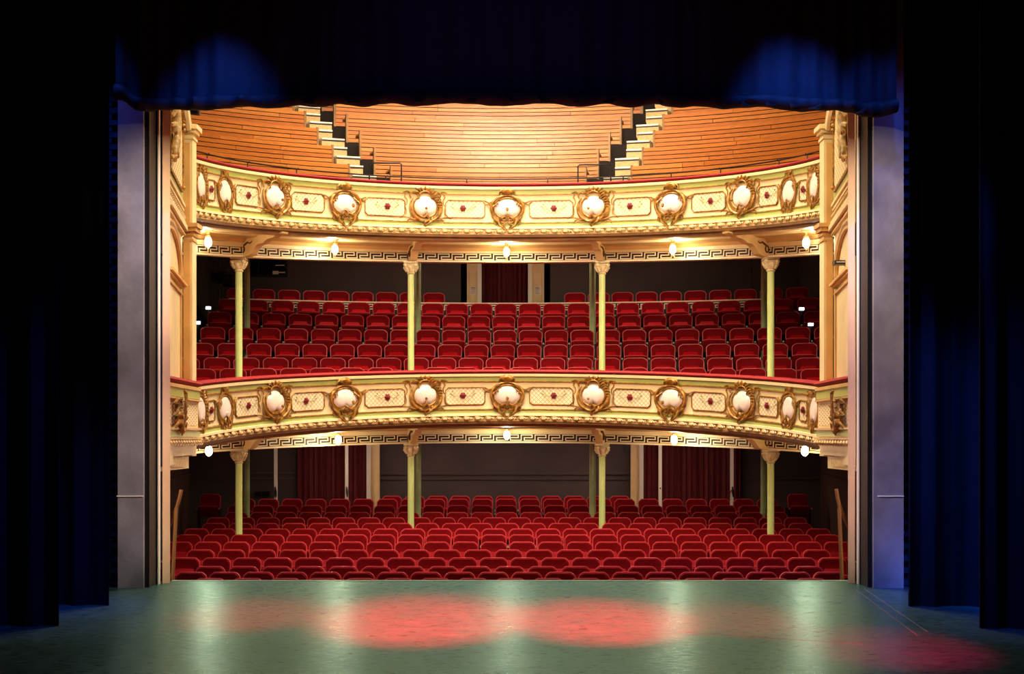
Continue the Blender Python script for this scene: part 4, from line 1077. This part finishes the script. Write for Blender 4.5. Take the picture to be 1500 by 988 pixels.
def door_leaf(name, label_, a, b_, d, z0, z1, edge, notice):
    x0, x1 = wx(a, d), wx(b_, d)
    g = MB(); g.box(x0, x1, d, d + .045, z0, z1); rt = struct(name, g, M['door']); 
    we = .10
    g = MB()
    if edge > 0: g.box(x1 - we, x1, d - .02, d, z0, z1)
    else: g.box(x0, x0 + we, d - .02, d, z0, z1)
    struct('leading_edge', g, M['white'], parent=rt)
    px0, px1 = (x0 + .05, x1 - we - .03) if edge > 0 else (x0 + we + .03, x1 - .05)
    if px1 - px0 > .04:
        for zz0, zz1 in ((z1 - .42, z1 - .10), (z0 + .1, z1 - .62)):
            g = MB()
            g.tube([(px0, d - .006, zz0), (px1, d - .006, zz0), (px1, d - .006, zz1), (px0, d - .006, zz1)], .018, 5, closed=True); g.box(px0 + .03, px1 - .03, d - .012, d, zz0 + .03, zz1 - .03)
            struct('door_panel', g, M['door'], parent=rt)
    if notice:
        nx0, nx1 = (px0 + .02, px1 + .0); nz0, nz1 = wz(432, d), wz(420, d)
        g = MB(); g.box(nx0, nx1, d - .018, d - .014, nz0, nz1); nt_ = struct('notice', g, M['paper'], parent=rt)
        g = MB()
        for k in range(7):
            z = nz1 - .02 - k * .026; l = (nx1 - nx0) * random.uniform(.35, .7); g.box(nx0 + .03, nx0 + .03 + l, d - .020, d - .018, z - (.012 if k < 2 else .006), z)
        struct('printed_lines', g, M['ink'], parent=nt_)
    return rt
door_leaf('door_1', '', 684, 705.5, 30.25, 4.44, 6.6, 1, True)
door_leaf('door_2', '', 773.5, 797, 30.25, 4.44, 6.6, -1, True)
g = MB(); zl, zh = stalls_floor(28.6), 1.96
door_leaf('door_3', '', 537, 547, 28.7, zl, zh, -1, False)
door_leaf('door_4', '', 932, 942.5, 28.7, zl, zh, 1, False)
for k, (a, b_) in enumerate(((547, 556), (924, 932))):
    g = MB(); g.box(wx(a, 28.6), wx(b_, 28.6), 28.55, 28.68, zl, zh); g.box(wx(a + 2.5, 28.6), wx(a + 4, 28.6), 28.53, 28.55, zl, zh); struct('trim_%d' % (7 + k), g, M['door'])
for px, nm in ((404, 'leftmost'), (508, 'second from left'), (967, 'third from left'), (1072, 'rightmost')):
    d = 28.2; x = wx(px, d); zb = stalls_floor(d)
    t = thing('slim_post', '%s slim cream post behind the last full stalls row' % nm, 'post', (x, d, zb), 'slim posts at the rear')
    g = MB(); g.box(-.035, .035, -.035, .035, .04, 1.98 - zb); part('shaft', g, M['white'], t, False, False)
    g = MB(); g.box(-.06, .06, -.06, .06, 0, .04); part('foot', g, M['white'], t, False, False)
    zk = wz(722, d) - zb
    if px != 967:
        g = MB(); g.tube([(.0, -.05, zk + .14), (.012, -.055, zk + .02), (.02, -.06, zk - .10)], [.012, .03, .014], 6); part('hook', g, M['black'], t, True, False)
        if px == 1072:
            for s_ in (-1, 1):
                g = MB(); g.tube([(0, -.05, zk + .08), (s_ * .05, -.055, zk + .0), (s_ * .07, -.055, zk - .2)], .010, 5); part('rope', g, M['velvet'], t, True, False)
    else:
        g = MB(); g.ball((0, -.04, zk + .1), .018, 6, 4); part('knob', g, M['black'], t, True, False)
# small fittings on the walls
def wallbox(name, label, px0, px1, py0, py1, d, m_, cat):
    g = MB(); x0, x1, z0, z1 = wx(px0, d), wx(px1, d), wz(py1, d), wz(py0, d)
    g.box(x0, x1, d - .08, d, z0, z1); g.box(x0 + .02, x1 - .02, d - .095, d - .08, z0 + .02, z1 - .02)
    o = struct(name, g, m_); del o['kind']; tag(o, label, cat); return o
jb = wallbox('junction_box', 'small blue-grey box on the stalls rear wall, right of centre', 797.5, 808, 697, 703.5, 28.95, mat('box_blue', '2E3440', .5), 'box')
g = MB(); 
for px in (801, 804.5): g.box(wx(px, 28.95) - .012, wx(px, 28.95) + .012, 28.93, 28.95, -.3, wz(703, 28.95))
struct('conduit', g, M['dark'], parent=jb)
wallbox('wall_speaker', 'small black wall box left of the two beside the left post', 375.5, 383.5, 720, 727, 28.95, M['black'], 'speaker')
wallbox('wall_speaker', 'small black wall box right of the two, nearer the left post', 387.5, 396, 720, 727, 28.95, M['black'], 'speaker')
wallbox('wall_speaker', 'dark speaker box high beside the right stalls door', 915, 923, 653, 664, 28.95, M['black'], 'speaker')
# projection window in the circle rear wall
d = 30.27; x0, x1, z0, z1 = wx(363, d), wx(421, d), wz(406, d), wz(372, d)
g = MB(); g.box(x0, x1, d - .03, d + .02, z0, z1); pw = struct('window_1', g, M['black'])
glass = mat('dark_pane', '0A0B0E', .12)
xm = wx(379, d)
for a, b_ in ((x0 + .05, xm - .02), (xm + .02, x1 - .05)):
    g = MB(); g.box(a, b_, d - .036, d - .03, z0 + .05, z1 - .05); struct('pane', g, glass, parent=pw)
g = MB(); g.box(wx(400, d), wx(408.5, d), d - .05, d - .036, wz(402.5, d), wz(397.5, d)); g.box(wx(409, d), wx(418, d), d - .05, d - .036, wz(400.5, d), wz(399, d)); g.box(wx(404, d), wx(417, d), d - .05, d - .036, wz(390, d), wz(388.6, d)); struct('control_label', g, M['paper'], parent=pw)
# stage lantern on a pole at the left of the circle
d = 27.95; x = wx(321, d)
t = thing('stage_lantern', 'black stage lantern on a vertical pole at the left of the circle', 'spotlight', (x, d, 4.1))
g = MB(); g.tube([(0, 0, 0), (0, 0, 2.05)], .02, 6); part('pole', g, M['black'], t, True, False)
zc = wz(408, d) - 4.1
g = MB(); g.tube([(-.05, -.05, zc + .12), (-.12, -.09, zc + .02), (-.05, -.12, zc - .12), (.18, -.12, zc - .10), (.22, -.1, zc + .1), (.05, -.05, zc + .16)], .018, 5, closed=True); part('yoke', g, M['steel'], t, True, False)
g = MB()
for k, (u, r) in enumerate(((-.14, .07), (-.1, .10), (.12, .11), (.16, .12))): pass
g.quadgrid([[(u, -.12 + r * math.cos(q), zc + .03 - u * .25 + r * math.sin(q)) for u, r in ((-.15, .02), (-.14, .08), (.10, .11), (.16, .125), (.16, .02))] for q in [2 * PI * k / 12 for k in range(12)]], closeu=True); part('body', g, M['black'], t, True, False)
g = MB(); g.box(.13, .36, -.26, -.24, zc - .20, zc + .06); g.box(.13, .36, -.26, .02, zc - .2, zc - .185); part('barn_door', g, M['black'], t, False, False)
g = MB(); g.ball((-.1, -.18, zc - .06), .03, 6, 4); g.ball((-.16, -.12, zc + .05), .025, 6, 4); part('knob', g, M['steel'], t, True, False)
g = MB(); g.tube([(-.16, 0, 2.05), (-.17, -.02, zc + .5), (-.10, -.03, zc + .2)], .008, 5); g.tube([(.22, 0, 2.05), (.22, -.02, zc + .3), (.1, -.03, zc + .15)], .008, 5); part('cable', g, M['black'], t, True, False)
# aisle lights at the row ends of the circle
for k, (px, py, dd) in enumerate(((312, 454.5, 27.3), (297, 476, 26.5), (1167, 456, 27.3), (1180, 478.5, 26.5), (1198, 502, 25.8))):
    x, z = wx(px, dd), wz(py, dd); zf = CROWS[5 - k if k < 2 else 7 - k][1] - .925
    o = thing('aisle_light', '', 'light', (x, dd - .42, zf))
    g = MB(); g.box(-.05, .05, -.05, .0, z - zf - .025, z - zf + .03); part('lens', g, M['aisle'], o, False, False)
    g = MB(); g.box(-.06, .06, .0, .04, z - zf - .04, z - zf + .04); g.box(-.02, .02, 0, .03, 0, z - zf - .04); part('stand', g, M['black'], o, False, False)
    tag(o, ('%s small white aisle light at the left ends of the circle rows' % ('upper', 'lower')[k]) if k < 2 else '%s small white aisle light at the right ends of the circle rows' % ('topmost', 'middle', 'lowest')[k - 2], 'light')
